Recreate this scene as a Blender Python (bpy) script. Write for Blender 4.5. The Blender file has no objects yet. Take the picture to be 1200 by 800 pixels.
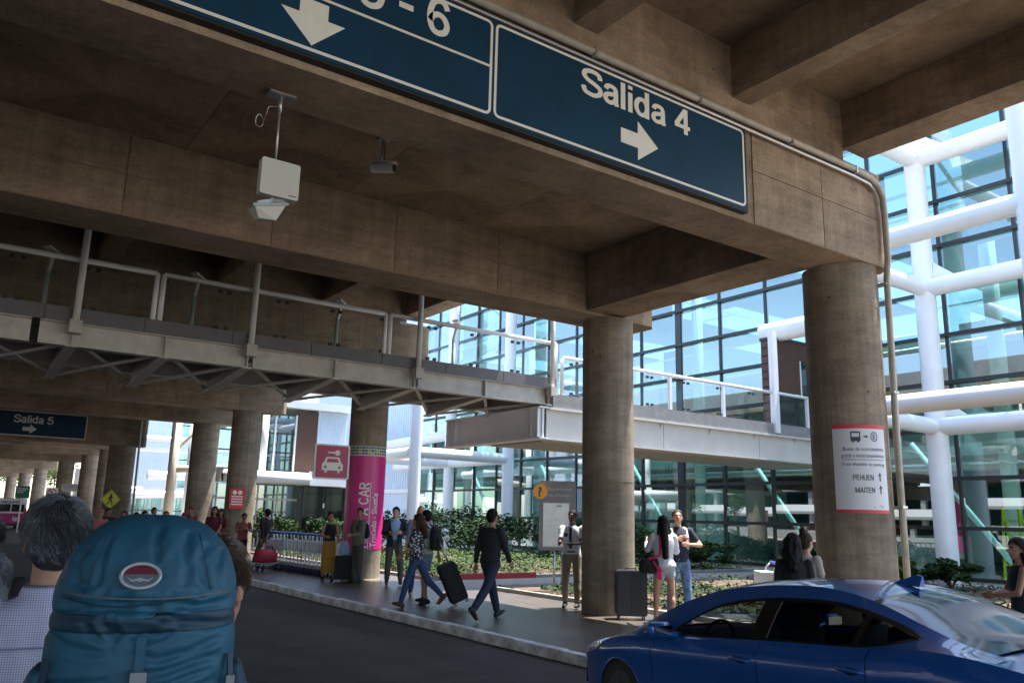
import bpy, bmesh, math, random
from mathutils import Vector, Matrix, noise
random.seed(7)
PI = math.pi
sc = bpy.context.scene
COL = sc.collection

# ------------------------------------------------------------------ camera
CAM_H = 1.75
yaw = math.radians(35.3); pitch = math.atan(206 / 960); roll = math.radians(1.36)
F = Vector((math.sin(yaw) * math.cos(pitch), math.cos(yaw) * math.cos(pitch), math.sin(pitch)))
R0 = Vector((math.cos(yaw), -math.sin(yaw), 0)); U0 = R0.cross(F)
RR = R0 * math.cos(roll) + U0 * math.sin(roll); UU = -R0 * math.sin(roll) + U0 * math.cos(roll)
cd = bpy.data.cameras.new('camera'); cam = bpy.data.objects.new('camera', cd); COL.objects.link(cam)
M = Matrix((RR, UU, -F)).transposed().to_4x4(); M.translation = Vector((0, 0, CAM_H))
cam.matrix_world = M
cd.sensor_width = 36; cd.lens = 36 * 960 / 1200; cd.clip_start = 0.05; cd.clip_end = 3000
sc.camera = cam

# ------------------------------------------------------------------ light
SUN_EL = math.radians(74); SUN_AZ = math.radians(101)      # azimuth clockwise from +Y
w = bpy.data.worlds.new('World'); sc.world = w; w.use_nodes = True
nt = w.node_tree; bg = nt.nodes['Background']
sky = nt.nodes.new('ShaderNodeTexSky'); sky.sky_type = 'NISHITA'; sky.sun_disc = False
sky.sun_elevation = SUN_EL; sky.sun_rotation = SUN_AZ
nt.links.new(sky.outputs[0], bg.inputs[0]); bg.inputs[1].default_value = 0.15
sl = bpy.data.lights.new('sun', 'SUN'); sl.energy = 5.0; sl.angle = math.radians(0.53); sl.color = (1, .955, .89)
so = bpy.data.objects.new('sun', sl); COL.objects.link(so)
sd = Vector((math.sin(SUN_AZ) * math.cos(SUN_EL), math.cos(SUN_AZ) * math.cos(SUN_EL), math.sin(SUN_EL)))
so.rotation_euler = sd.to_track_quat('Z', 'Y').to_euler(); so.location = (0, 0, 60)
sc.view_settings.view_transform = 'Standard'; sc.view_settings.look = 'None'
sc.view_settings.gamma = 1; sc.view_settings.exposure = 1.9

# ------------------------------------------------------------------ materials
_m = {}
def mat(name, col=None, rough=.7, metal=0, var=.0, scale=3., bump=0., bscale=40., bdist=.01, col2=None, spec=.5, streak=0., coat=0, emit=None):
    if name in _m: return _m[name]
    m = bpy.data.materials.new(name); m.use_nodes = True; n = m.node_tree; L = n.links
    b = n.nodes['Principled BSDF']
    b.inputs['Base Color'].default_value = (*col, 1); b.inputs['Roughness'].default_value = rough
    b.inputs['Metallic'].default_value = metal; b.inputs['Specular IOR Level'].default_value = spec
    b.inputs['Coat Weight'].default_value = coat; b.inputs['Coat Roughness'].default_value = .012
    tc = n.nodes.new('ShaderNodeTexCoord')
    if var > 0 or col2 or streak:
        nz = n.nodes.new('ShaderNodeTexNoise'); nz.inputs['Scale'].default_value = scale
        nz.inputs['Detail'].default_value = 8; nz.inputs['Roughness'].default_value = .62
        L.new(tc.outputs['Object'], nz.inputs['Vector'])
        rp = n.nodes.new('ShaderNodeValToRGB'); rp.color_ramp.elements[0].position = .32; rp.color_ramp.elements[1].position = .68
        c2 = col2 or tuple(c * (1 - var) for c in col)
        c1 = col if col2 else tuple(min(1, c * (1 + var * .6)) for c in col)
        rp.color_ramp.elements[0].color = (*c2, 1); rp.color_ramp.elements[1].color = (*c1, 1)
        L.new(nz.outputs['Fac'], rp.inputs[0]); out = rp.outputs[0]
        if streak:
            mp = n.nodes.new('ShaderNodeMapping'); mp.inputs['Scale'].default_value = (5, 5, .35)
            L.new(tc.outputs['Object'], mp.inputs[0])
            n2 = n.nodes.new('ShaderNodeTexNoise'); n2.inputs['Scale'].default_value = 1.6; n2.inputs['Detail'].default_value = 6
            L.new(mp.outputs[0], n2.inputs['Vector'])
            r2 = n.nodes.new('ShaderNodeValToRGB'); r2.color_ramp.elements[0].position = .36; r2.color_ramp.elements[1].position = .62
            r2.color_ramp.elements[0].color = (1 - streak,) * 3 + (1,); r2.color_ramp.elements[1].color = (1.08,) * 3 + (1,)
            L.new(n2.outputs['Fac'], r2.inputs[0])
            mx = n.nodes.new('ShaderNodeMixRGB'); mx.blend_type = 'MULTIPLY'; mx.inputs[0].default_value = 1
            L.new(out, mx.inputs[1]); L.new(r2.outputs[0], mx.inputs[2]); out = mx.outputs[0]
        L.new(out, b.inputs['Base Color'])
    if bump:
        n3 = n.nodes.new('ShaderNodeTexNoise'); n3.inputs['Scale'].default_value = bscale; n3.inputs['Detail'].default_value = 5
        L.new(tc.outputs['Object'], n3.inputs['Vector'])
        bp = n.nodes.new('ShaderNodeBump'); bp.inputs['Strength'].default_value = bump; bp.inputs['Distance'].default_value = bdist
        L.new(n3.outputs['Fac'], bp.inputs['Height']); L.new(bp.outputs[0], b.inputs['Normal'])
    if emit:
        b.inputs['Emission Color'].default_value = (*emit[:3], 1); b.inputs['Emission Strength'].default_value = emit[3]
    _m[name] = m; return m

def glass(name, tint, refl=.12, rough=.01, power=.0):
    if name in _m: return _m[name]
    m = bpy.data.materials.new(name); m.use_nodes = True; n = m.node_tree; L = n.links
    for x in list(n.nodes): n.nodes.remove(x)
    o = n.nodes.new('ShaderNodeOutputMaterial'); mx = n.nodes.new('ShaderNodeMixShader')
    t = n.nodes.new('ShaderNodeBsdfTransparent'); t.inputs[0].default_value = (*tint, 1)
    g = n.nodes.new('ShaderNodeBsdfGlossy'); g.inputs['Roughness'].default_value = rough; g.inputs[0].default_value = (.85, .95, 1, 1)
    fr = n.nodes.new('ShaderNodeFresnel'); fr.inputs[0].default_value = 1.5
    ad = n.nodes.new('ShaderNodeMath'); ad.operation = 'ADD'; ad.inputs[1].default_value = refl; ad.use_clamp = True
    L.new(fr.outputs[0], ad.inputs[0])
    ge = n.nodes.new('ShaderNodeNewGeometry'); iv = n.nodes.new('ShaderNodeMath'); iv.operation = 'SUBTRACT'; iv.inputs[0].default_value = 1; L.new(ge.outputs['Backfacing'], iv.inputs[1])
    ml = n.nodes.new('ShaderNodeMath'); ml.operation = 'MULTIPLY'; L.new(ad.outputs[0], ml.inputs[0]); L.new(iv.outputs[0], ml.inputs[1]); L.new(ml.outputs[0], mx.inputs[0])
    L.new(t.outputs[0], mx.inputs[1]); L.new(g.outputs[0], mx.inputs[2]); L.new(mx.outputs[0], o.inputs[0])
    _m[name] = m; return m

def concrete(name, col, stain=.45, vertical=.12, lo=.28):
    m = bpy.data.materials.new(name); m.use_nodes = True; n = m.node_tree; L = n.links; b = n.nodes['Principled BSDF']
    b.inputs['Roughness'].default_value = .88; b.inputs['Specular IOR Level'].default_value = .25
    tc = n.nodes.new('ShaderNodeTexCoord')
    def nz(sc_, det, scl=(1,1,1), rough=.6):
        mp = n.nodes.new('ShaderNodeMapping'); mp.inputs['Scale'].default_value = scl; L.new(tc.outputs['Object'], mp.inputs[0])
        z = n.nodes.new('ShaderNodeTexNoise'); z.inputs['Scale'].default_value = sc_; z.inputs['Detail'].default_value = det; z.inputs['Roughness'].default_value = rough; L.new(mp.outputs[0], z.inputs['Vector']); return z
    def ramp(src, p0, c0, p1, c1):
        r = n.nodes.new('ShaderNodeValToRGB'); r.color_ramp.elements[0].position = p0; r.color_ramp.elements[1].position = p1
        r.color_ramp.elements[0].color = (*c0, 1); r.color_ramp.elements[1].color = (*c1, 1); L.new(src, r.inputs[0]); return r.outputs[0]
    def mul(x, y):
        q = n.nodes.new('ShaderNodeMixRGB'); q.blend_type = 'MULTIPLY'; q.inputs[0].default_value = 1; L.new(x, q.inputs[1]); L.new(y, q.inputs[2]); return q.outputs[0]
    base = ramp(nz(.55, 9, (1, 1, 1.3), .66).outputs['Fac'], .34, tuple(c*(1-stain) for c in col), .62, tuple(c*1.12 for c in col))
    mid = ramp(nz(2.6, 8, (.6, .6, 2.2), .7).outputs['Fac'], .36, (.78, .76, .74), .60, (1.08, 1.07, 1.05))
    fine = ramp(nz(38, 4).outputs['Fac'], .30, (.80, .80, .80), .62, (1.07, 1.07, 1.07))
    vt = ramp(nz(1.5, 5, (6, 6, .3)).outputs['Fac'], .38, (1-vertical,)*3, .6, (1.03,)*3)
    out = mul(mul(mul(base, mid), fine), vt)
    v = n.nodes.new('ShaderNodeTexVoronoi'); v.inputs['Scale'].default_value = 2.3; L.new(tc.outputs['Object'], v.inputs['Vector'])
    out = mul(out, ramp(v.outputs['Distance'], .035, (.35, .33, .31), .055, (1, 1, 1)))
    v2 = n.nodes.new('ShaderNodeTexVoronoi'); v2.inputs['Scale'].default_value = 9; L.new(tc.outputs['Object'], v2.inputs['Vector'])
    out = mul(out, ramp(v2.outputs['Distance'], .05, (.62, .6, .58), .09, (1, 1, 1)))
    # pale lime patches
    pl = ramp(nz(1.9, 10, (1,1,1), .75).outputs['Fac'], .66, (0,0,0), .74, (1,1,1))
    mx = n.nodes.new('ShaderNodeMixRGB'); L.new(pl, mx.inputs[0]); L.new(out, mx.inputs[1]); mx.inputs[2].default_value = (*[min(1, c*1.35+.03) for c in col], 1)
    L.new(mx.outputs[0], b.inputs['Base Color'])
    bz = nz(45, 6); bp = n.nodes.new('ShaderNodeBump'); bp.inputs['Strength'].default_value = .45; bp.inputs['Distance'].default_value = .008
    L.new(bz.outputs['Fac'], bp.inputs['Height']); L.new(bp.outputs[0], b.inputs['Normal'])
    _m[name] = m; return m
CONC = concrete('concrete brown', (.35, .268, .19))
CONC2 = concrete('concrete panel', (.36, .278, .20), .42)
CONCD = concrete('concrete slab', (.335, .252, .173), .46, .05)
CONCC = concrete('concrete column', (.30, .248, .19), .38, .22)
CONCG = mat('concrete grey', (.27, .265, .26), .85, var=.2, scale=3, bump=.4)
STEELG = mat('grey painted steel', (.50, .47, .43), .5, var=.18, scale=4, spec=.4)
STEELW = mat('white painted steel', (.78, .80, .82), .38, var=.05, scale=2)
STEELB = mat('off white steel', (.62, .60, .56), .5, var=.1, scale=2)
DARKM = mat('dark metal', (.025, .028, .032), .4)
BLACK = mat('black rubber', (.012, .012, .013), .6)
WHITE = mat('white paint', (.78, .78, .76), .5)
SIGNW = mat('sign white', (.80, .79, .72), .5, var=.06, scale=8)
SIGNB = mat('sign blue', (.003, .040, .085), .5, var=.22, scale=1.4, spec=.3)
PINK = mat('magenta vinyl', (.62, .02, .22), .35)
PINKD = mat('dark magenta board', (.42, .015, .09), .4)
RED = mat('red vinyl', (.6, .03, .05), .4)
GREYP = mat('grey panel', (.17, .165, .16), .5, var=.1)
GALV = mat('galvanised', (.5, .5, .49), .35, metal=.7, var=.15, scale=9)
CLAD = mat('blue white cladding', (.60, .70, .80), .5, var=.05)
WOOD = mat('brown cladding', (.085, .04, .024), .6, var=.25, scale=8)
def ground_mat(name, col, rough, patch, rv):
    m = mat(name, col, rough, var=.22, scale=1.4, bump=.5, bscale=150); n = m.node_tree; L = n.links; b = n.nodes['Principled BSDF']; tc = n.nodes['Texture Coordinate']
    src = b.inputs['Base Color'].links[0].from_socket
    def nz(sc_, scl, p0, c0, p1, c1, det=8):
        mp = n.nodes.new('ShaderNodeMapping'); mp.inputs['Scale'].default_value = scl; L.new(tc.outputs['Object'], mp.inputs[0])
        z = n.nodes.new('ShaderNodeTexNoise'); z.inputs['Scale'].default_value = sc_; z.inputs['Detail'].default_value = det; L.new(mp.outputs[0], z.inputs['Vector'])
        r = n.nodes.new('ShaderNodeValToRGB'); r.color_ramp.elements[0].position = p0; r.color_ramp.elements[1].position = p1; r.color_ramp.elements[0].color = (*c0, 1); r.color_ramp.elements[1].color = (*c1, 1); L.new(z.outputs['Fac'], r.inputs[0]); return r.outputs[0]
    for x in (nz(.45, (1, .25, 1), .40, (patch,)*3, .56, (1.1,)*3), nz(3.2, (1, 1, 1), .24, (patch*.8,)*3, .38, (1, 1, 1)), nz(60, (1, 1, 1), .35, (.85,)*3, .6, (1.1,)*3, 3)):
        q = n.nodes.new('ShaderNodeMixRGB'); q.blend_type = 'MULTIPLY'; q.inputs[0].default_value = 1; L.new(src, q.inputs[1]); L.new(x, q.inputs[2]); src = q.outputs[0]
    L.new(src, b.inputs['Base Color'])
    if rv: L.new(nz(1.1, (1, .6, 1), .35, (rough*.75,)*3, .65, (rough*1.7,)*3), b.inputs['Roughness'])
    return m
ASPH = ground_mat('asphalt', (.098, .083, .070), .9, .7, False)
PAVE = ground_mat('polished pavement', (.118, .100, .086), .22, .9, False)
KERBW = mat('kerb stone', (.78, .77, .76), .7, var=.6, scale=3.2, bump=.5)
SOIL = mat('soil', (.10, .065, .042), .95, var=.3, scale=9, bump=.6)
EARTH = mat('ground', (.30, .26, .21), .9, var=.2, scale=.3)
LEAF = mat('leaf', (.035, .065, .02), .7, var=.5, scale=2.5, spec=.12)
LEAF2 = mat('leaf light', (.065, .10, .025), .7, var=.4, scale=2.5, spec=.15)
LEAF3 = mat('leaf dark', (.022, .045, .018), .7, var=.5, scale=2.5, spec=.12)
BARK = mat('bark', (.09, .06, .04), .9)
GLF = glass('facade glass', (.48, .64, .62), .26)
GLB = glass('balustrade glass', (.97, .985, .98), .0)
GLC = glass('car glass', (.36, .40, .40), .02)
GLD = glass('dark glass', (.10, .12, .13), .08)

# ------------------------------------------------------------------ mesh helper
class MB:
    def __init__(s): s.v = []; s.f = []
    def add(s, vs, fs):
        o = len(s.v); s.v += [tuple(v) for v in vs]; s.f += [tuple(i + o for i in f) for f in fs]; return s
    def box(s, a, b):
        x0, y0, z0 = a; x1, y1, z1 = b
        if x0 > x1: x0, x1 = x1, x0
        if y0 > y1: y0, y1 = y1, y0
        if z0 > z1: z0, z1 = z1, z0
        return s.add([(x0,y0,z0),(x1,y0,z0),(x1,y1,z0),(x0,y1,z0),(x0,y0,z1),(x1,y0,z1),(x1,y1,z1),(x0,y1,z1)],
                     [(0,3,2,1),(4,5,6,7),(0,1,5,4),(1,2,6,5),(2,3,7,6),(3,0,4,7)])
    def bar(s, p, q, wd, h, up=(0,0,1)):
        p = Vector(p); q = Vector(q); d = (q - p).normalized(); u = Vector(up)
        if abs(d.dot(u)) > .98: u = Vector((0,1,0))
        sd_ = d.cross(u).normalized(); u = sd_.cross(d)
        vs = []
        for e in (p, q):
            for a, b in ((-1,-1),(1,-1),(1,1),(-1,1)): vs.append(e + sd_ * a * wd / 2 + u * b * h / 2)
        return s.add(vs, [(3,2,1,0),(4,5,6,7),(0,1,5,4),(1,2,6,5),(2,3,7,6),(3,0,4,7)])
    def prism(s, poly, y0, y1, plane='xz'):
        n = len(poly); vs = []
        for y in (y0, y1):
            for a, b in poly:
                vs.append((a, y, b) if plane == 'xz' else (a, b, y) if plane == 'xy' else (y, a, b))
        fs = [tuple(range(n))[::-1], tuple(range(n, 2*n))] + [(i, (i+1) % n, n + (i+1) % n, n + i) for i in range(n)]
        return s.add(vs, fs)
    def tube(s, pts, r, n=12, caps=True, r2=None):
        pts = [Vector(p) for p in pts]; rings = []; m = len(pts)
        prev = None
        for i, p in enumerate(pts):
            d = (pts[min(i+1, m-1)] - pts[max(i-1, 0)]).normalized()
            if prev is None:
                u = Vector((0,0,1)) if abs(d.z) < .9 else Vector((1,0,0))
            else: u = prev
            a = d.cross(u).normalized(); u = a.cross(d).normalized(); prev = u
            rad = r if r2 is None else r + (r2 - r) * i / (m - 1)
            if isinstance(r, (list, tuple)): rad = r[i]
            rings.append([p + (a * math.cos(2*PI*k/n) + u * math.sin(2*PI*k/n)) * rad for k in range(n)])
        o = []; fs = []
        for rg in rings: o += rg
        for i in range(m-1):
            for k in range(n): fs.append((i*n+k, i*n+(k+1) % n, (i+1)*n+(k+1) % n, (i+1)*n+k))
        if caps: fs.append(tuple(range(n))[::-1]); fs.append(tuple((m-1)*n+k for k in range(n)))
        return s.add(o, fs)
    def rings(s, rs, n=20, caps=True, mtx=None):
        # rs: (cx, cy, z, rx, ry)
        o = []; fs = []
        for cx, cy, z, rx, ry in rs:
            for k in range(n):
                a = 2*PI*k/n; v = Vector((cx + rx*math.cos(a), cy + ry*math.sin(a), z)); o.append(mtx @ v if mtx else v)
        m = len(rs)
        for i in range(m-1):
            for k in range(n): fs.append((i*n+k, i*n+(k+1) % n, (i+1)*n+(k+1) % n, (i+1)*n+k))
        if caps: fs.append(tuple(range(n))[::-1]); fs.append(tuple((m-1)*n+k for k in range(n)))
        return s.add(o, fs)
    def ell(s, c, r, n=14, m=9, rot=None):
        c = Vector(c); o = [] ; fs = []
        for i in range(m+1):
            t = PI*i/m
            for k in range(n):
                a = 2*PI*k/n; v = Vector((r[0]*math.sin(t)*math.cos(a), r[1]*math.sin(t)*math.sin(a), r[2]*math.cos(t)))
                if rot: v = rot @ v
                o.append(c + v)
        for i in range(m):
            for k in range(n):
                q = (i*n+k, (i+1)*n+k, (i+1)*n+(k+1) % n, i*n+(k+1) % n); fs.append(q)
        return s.add(o, fs)
    def cap(s, p, q, r0, r1, n=12):
        p = Vector(p); q = Vector(q); d = q - p; L_ = d.length
        if L_ < 1e-6: return s.ell(p, (r0,)*3)
        d /= L_; pts = []; rs = []
        for t in (0, .35, .7): pts.append(p - d * r0 * math.cos(t * PI / 2)); rs.append(max(.0008, r0 * math.sin(t * PI / 2)))
        pts.append(p); rs.append(r0); pts.append((p+q)/2); rs.append((r0+r1)/2); pts.append(q); rs.append(r1)
        for t in (.7, .35, 0): pts.append(q + d * r1 * math.cos(t * PI / 2)); rs.append(max(.0008, r1 * math.sin(t * PI / 2)))
        return s.tube(pts, rs, n)
    def build(s, name, m, parent=None, smooth=False, sub=True):
        off = Vector((0,0,0))
        if parent is not None and sub: off = Vector(parent.get('_w', (0,0,0)))
        me = bpy.data.meshes.new(name); me.from_pydata([tuple(Vector(v) - off) for v in s.v], [], s.f); me.update()
        return mk(name, me, m, parent, smooth)
def mk(name, me, m, parent=None, smooth=False):
    me.materials.clear(); me.materials.append(m)
    if smooth:
        for p in me.polygons: p.use_smooth = True
        if smooth == 'auto':
            try: me.set_sharp_from_angle(angle=math.radians(40))
            except Exception: pass
    o = bpy.data.objects.new(name, me); COL.objects.link(o)
    if parent is not None: o.parent = parent
    return o
def thing(name, loc, label, cat, group=None, world=True, rz=0):
    # an Empty at the thing's base; its parts are authored in world metres when world=True
    o = bpy.data.objects.new(name, None); COL.objects.link(o); o.location = loc; o.rotation_euler = (0, 0, rz)
    o.empty_display_size = .1
    o['label'] = label; o['category'] = cat
    if group: o['group'] = group
    if world: o['_w'] = tuple(loc)
    return o
def tag(o, label, cat, group=None):
    o['label'] = label; o['category'] = cat
    if group: o['group'] = group
    return o
def struct(o): o['kind'] = 'structure'; return o
def stuff(o): o['kind'] = 'stuff'; return o
def single(mb, name, m, loc, label, cat, group=None, smooth=False):
    # a top-level thing that is one mesh, origin at its base
    l = Vector(loc); me = bpy.data.meshes.new(name); me.from_pydata([tuple(Vector(v) - l) for v in mb.v], [], mb.f); me.update()
    o = mk(name, me, m, None, smooth); o.location = l; return tag(o, label, cat, group)
def copy_tree(o, parent=None):
    c = o.copy(); COL.objects.link(c)
    if parent is not None: c.parent = parent
    for ch in list(o.children): copy_tree(ch, c)
    return c
TS = bpy.data.scenes.new('workbench')
def evaluated(o):
    TS.collection.objects.link(o)
    with bpy.context.temp_override(scene=TS, view_layer=TS.view_layers[0]):
        dg = bpy.context.evaluated_depsgraph_get(); me = bpy.data.meshes.new_from_object(o.evaluated_get(dg))
    bpy.data.objects.remove(o); return me
def text(name, body, size, m, parent, mtx, bold=.0, ext=.003, align='LEFT', width=None, space=1.0, warp=None):
    # mtx maps text plane (x right, y up, z out) to the parent's space
    c = bpy.data.curves.new(name, 'FONT'); c.body = body; c.size = size; c.offset = bold * size; c.extrude = ext
    c.align_x = align; c.space_character = space; c.resolution_u = 3
    me = evaluated(bpy.data.objects.new(name + '_tmp', c))
    me.name = name
    if width and len(me.vertices):
        xs = [v.co.x for v in me.vertices]; k = width / (max(xs) - min(xs))
        for v in me.vertices: v.co.x *= k
    for v in me.vertices: v.co = warp(v.co.copy()) if warp else mtx @ v.co
    o = mk(name, me, m, parent)
    if len(body) > 1: o['kind'] = 'stuff'
    return o
def plane_m(o, ex, ey):
    ex = Vector(ex).normalized(); ey = Vector(ey).normalized(); ez = ex.cross(ey)
    m = Matrix((ex, ey, ez)).transposed().to_4x4(); m.translation = Vector(o); return m

# stroke letters in a plain grotesque, drawn as flat ribbons
def _cr(pts, n=6):
    out = []; m = len(pts)
    for i in range(m-1):
        p0, p1, p2, p3 = [Vector(pts[max(0, min(m-1, j))]) for j in (i-1, i, i+1, i+2)]
        for k in range(n):
            t = k/n; out.append(.5*((2*p1) + (p2-p0)*t + (2*p0-5*p1+4*p2-p3)*t*t + (3*p1-p0-3*p2+p3)*t**3))
    out.append(Vector(pts[-1])); return out
def _el(cx, cy, rx, ry, a0=0, a1=360, n=24): return [Vector((cx + rx*math.cos(math.radians(a0+(a1-a0)*k/n)), cy + ry*math.sin(math.radians(a0+(a1-a0)*k/n)))) for k in range(n+1)]
V2 = lambda *p: [Vector(q) for q in p]
GL = {
 'S': (.70, [_cr([(.615,.70),(.56,.87),(.36,.925),(.15,.86),(.10,.70),(.22,.57),(.42,.49),(.60,.38),(.61,.20),(.47,.09),(.33,.07),(.13,.13),(.075,.31)])]),
 'a': (.56, [_cr([(.10,.52),(.16,.645),(.28,.675),(.40,.635),(.435,.50)]), V2((.435,.50),(.435,.13),(.47,0)), _cr([(.435,.42),(.28,.38),(.13,.32),(.085,.20),(.14,.09),(.26,.065),(.38,.13),(.435,.25)])]),
 'l': (.25, [V2((.12,0),(.12,1))]), 'i': (.25, [V2((.12,0),(.12,.74)), V2((.12,.86),(.12,1))]),
 'd': (.60, [_el(.27,.37,.19,.30), V2((.46,0),(.46,1))]), ' ': (.30, []), '-': (.44, [V2((.04,.42),(.40,.42))]),
 '4': (.64, [V2((.44,0),(.44,1.0)), V2((.42,.95),(.07,.30)), V2((.02,.28),(.60,.28))]),
 '5': (.64, [V2((.54,.92),(.17,.92),(.12,.50)), _cr([(.12,.49),(.22,.58),(.36,.60),(.52,.50),(.55,.33),(.48,.15),(.31,.07),(.15,.12),(.07,.28)])]),
 '6': (.64, [_cr([(.54,.74),(.46,.89),(.32,.93),(.16,.82),(.09,.55),(.10,.3),(.18,.12),(.32,.07),(.48,.14),(.54,.31),(.47,.49),(.32,.56),(.17,.48),(.10,.34)])]),
 'R': (.70, [V2((.11,0),(.11,1)), _cr([(.11,.92),(.40,.92),(.55,.84),(.55,.60),(.40,.50),(.11,.50)]), V2((.38,.50),(.58,0))]),
 'E': (.64, [V2((.11,0),(.11,1)), V2((.11,.925),(.56,.925)), V2((.11,.52),(.52,.52)), V2((.11,.075),(.57,.075))]),
 'N': (.76, [V2((.11,0),(.11,1)), V2((.13,.95),(.61,.05)), V2((.63,0),(.63,1))]), 'T': (.60, [V2((.02,.925),(.56,.925)), V2((.29,0),(.29,.92))]),
 'A': (.70, [V2((.07,0),(.33,.98)), V2((.36,.98),(.62,0)), V2((.16,.32),(.53,.32))]), 'C': (.72, [_el(.38,.5,.29,.42,42,318)]),
 'H': (.74, [V2((.11,0),(.11,1)), V2((.62,0),(.62,1)), V2((.11,.52),(.62,.52))]), 'P': (.66, [V2((.11,0),(.11,1)), _cr([(.11,.92),(.40,.92),(.55,.82),(.55,.56),(.40,.46),(.11,.46)])]),
 'U': (.74, [_cr([(.11,1),(.11,.6),(.12,.25),(.22,.09),(.36,.07),(.51,.09),(.61,.25),(.62,.6),(.62,1)])]), 'M': (.84, [V2((.11,0),(.11,1)), V2((.13,.95),(.41,.1)), V2((.43,.1),(.71,.95)), V2((.73,0),(.73,1))]),
 'I': (.26, [V2((.12,0),(.12,1))]),
}
def letters(name, body, cap, m, parent, f, stroke=.155, width=None, gap=.0):
    """f maps Vector(x, y, lift) in text space to the parent's space"""
    tot = sum(GL[c][0] + gap for c in body); sx = (width / tot) if width else cap; h = stroke/2; adv = 0
    for ch in body:
        w_, ps = GL[ch]; b = MB()
        for k, p in enumerate(ps):
            p = [(q.x + adv, q.y) for q in p]
            if len(p) <= 3: p = [tuple(Vector(a_).lerp(Vector(b_), j/6)) for a_, b_ in zip(p, p[1:]) for j in range(6)] + [p[-1]]
            n = len(p); vs = []; lf = .0015 + .0006*k
            for i in range(n):
                d = Vector(p[min(i+1, n-1)]) - Vector(p[max(i-1, 0)]); d.normalize(); nn = Vector((-d.y, d.x))
                for s_ in (-1, 1): vs.append(f(Vector(((p[i][0] + nn.x*h*s_)*sx, (p[i][1] + nn.y*h*s_)*cap, lf))))
            b.add(vs, [(2*i, 2*i+2, 2*i+3, 2*i+1) for i in range(n-1)])
        if ps: b.build('letter', m, parent, sub=False)
        adv += w_ + gap


# ================================================================== SETTING
g = MB(); g.box((-900, -900, -.5), (900, 900, -.012)); struct(g.build('ground', EARTH))
g = MB(); g.box((-40, -40, -.011), (6.88, 260, 0)); struct(g.build('road', ASPH))
g = MB(); g.box((7.03, -40, -.01), (11.0, 260, .12)); struct(g.build('pavement', PAVE))
g = MB(); g.box((11.0, 16.6, -.01), (30, 19.0, .116)); struct(g.build('path', mat('path', (.40, .36, .31), .7, var=.2)))
g = MB(); g.box((11.0, 36.5, -.01), (40, 260, .118)); struct(g.build('plaza', mat('plaza', (.3, .29, .28), .6, var=.2)))
# kerb: about 1 m stones, pale painted face, as pieces of one structure
kr = bpy.data.objects.new('kerb', None); COL.objects.link(kr); kr.location = (6.95, 0, 0); struct(kr)
ks = []
for v in range(4):
    k = MB(); L_ = .985
    rr = random.Random(v)
    k.box((-.07, -L_/2, -.01), (.075, L_/2, .128 + .004 * v))
    me = bpy.data.meshes.new('kerb_stone'); me.from_pydata(k.v, [], k.f)
    me.materials.append(KERBW)
    ks.append(me)
for i in range(70):
    o = bpy.data.objects.new('kerb_stone', ks[i % 4]); COL.objects.link(o); o.parent = kr
    o.location = (random.uniform(-.008, .008), -4 + i * 1.0, random.uniform(-.006, .002)); o.rotation_euler = (0, random.uniform(-.02, .02), random.uniform(-.01, .01))
g = MB(); g.box((6.88, 66, -.01), (7.03, 250, .13)); g.box((6.88, -40, -.01), (7.03, -4.6, .13)); stuff(g.build('far_kerb', KERBW, kr, sub=False)).location = (-6.95, 0, 0)

# planting bed edges + soil
for y0, y1, nm in ((-2, 16.5, 'near'), (19.1, 36.4, 'far')):
    g = MB(); g.box((11.12, y0 + .12, -.01), (24.6, y1 - .12, .15)); struct(g.build('planting_soil', SOIL))
    g = MB(); g.box((11.0, y0, -.01), (11.12, y1, .2)); g.box((11.12, y1 - .12, -.01), (24.6, y1, .2)); g.box((11.12, y0, -.01), (24.6, y0 + .12, .2))
    struct(g.build('bed_edge', CONCG))
g = MB(); g.box((11.4, 19.02, .118), (14.5, 19.1, .26)); single(g, 'red_kerb', mat('red kerb paint', (.33, .02, .03), .6), (11.4, 19.06, .118), 'low red painted kerb at the near edge of the far planting bed', 'kerb')

# ================================================================== VIADUCT
ZB = 5.47; ZT = 7.85
def slab(name, x0, y0, z0, x1, y1, z1, m=CONCD): return MB().box((x0, y0, z0), (x1, y1, z1))
dk = thing('viaduct_deck', (0, 60, 7.85), 'brown concrete road deck overhead carried on beams and columns', 'viaduct deck')
MB().box((-34, -14, 7.85), (11.7, 170, 8.2)).build('deck_slab', CONCD, dk)  # widened out of view on both sides to shade the space below
MB().box((11.48, -14, 8.203), (11.7, 170, 9.1)).build('parapet', CONCG, dk)
MB().box((-34, -14, 8.203), (-33.75, 170, 9.1)).build('parapet', CONCG, dk)
# lower ceiling slab between the two nearest cross beams, in formwork panels
ls = thing('ceiling_slab', (0, 9, 6.6), 'lower concrete ceiling slab with formwork joints behind the large blue sign', 'ceiling slab')
MB().box((-34, 7.055, 6.6), (9.597, 11.195, 6.85)).build('slab', CONCD, ls)
pp = MB().box((-1.2, -1.02, -.008), (1.192, 1.02, -.0005)); pm = bpy.data.meshes.new('formwork_panel'); pm.from_pydata(pp.v, [], pp.f); pm.materials.append(CONCD)
for i in range(5):
    for j in range(2):
        o = bpy.data.objects.new('formwork_panel', pm); COL.objects.link(o); o.parent = ls; o.location = (8.35 - i * 2.4, 8.09 - 9 + j * 2.07, -random.uniform(0, .003))
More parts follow.
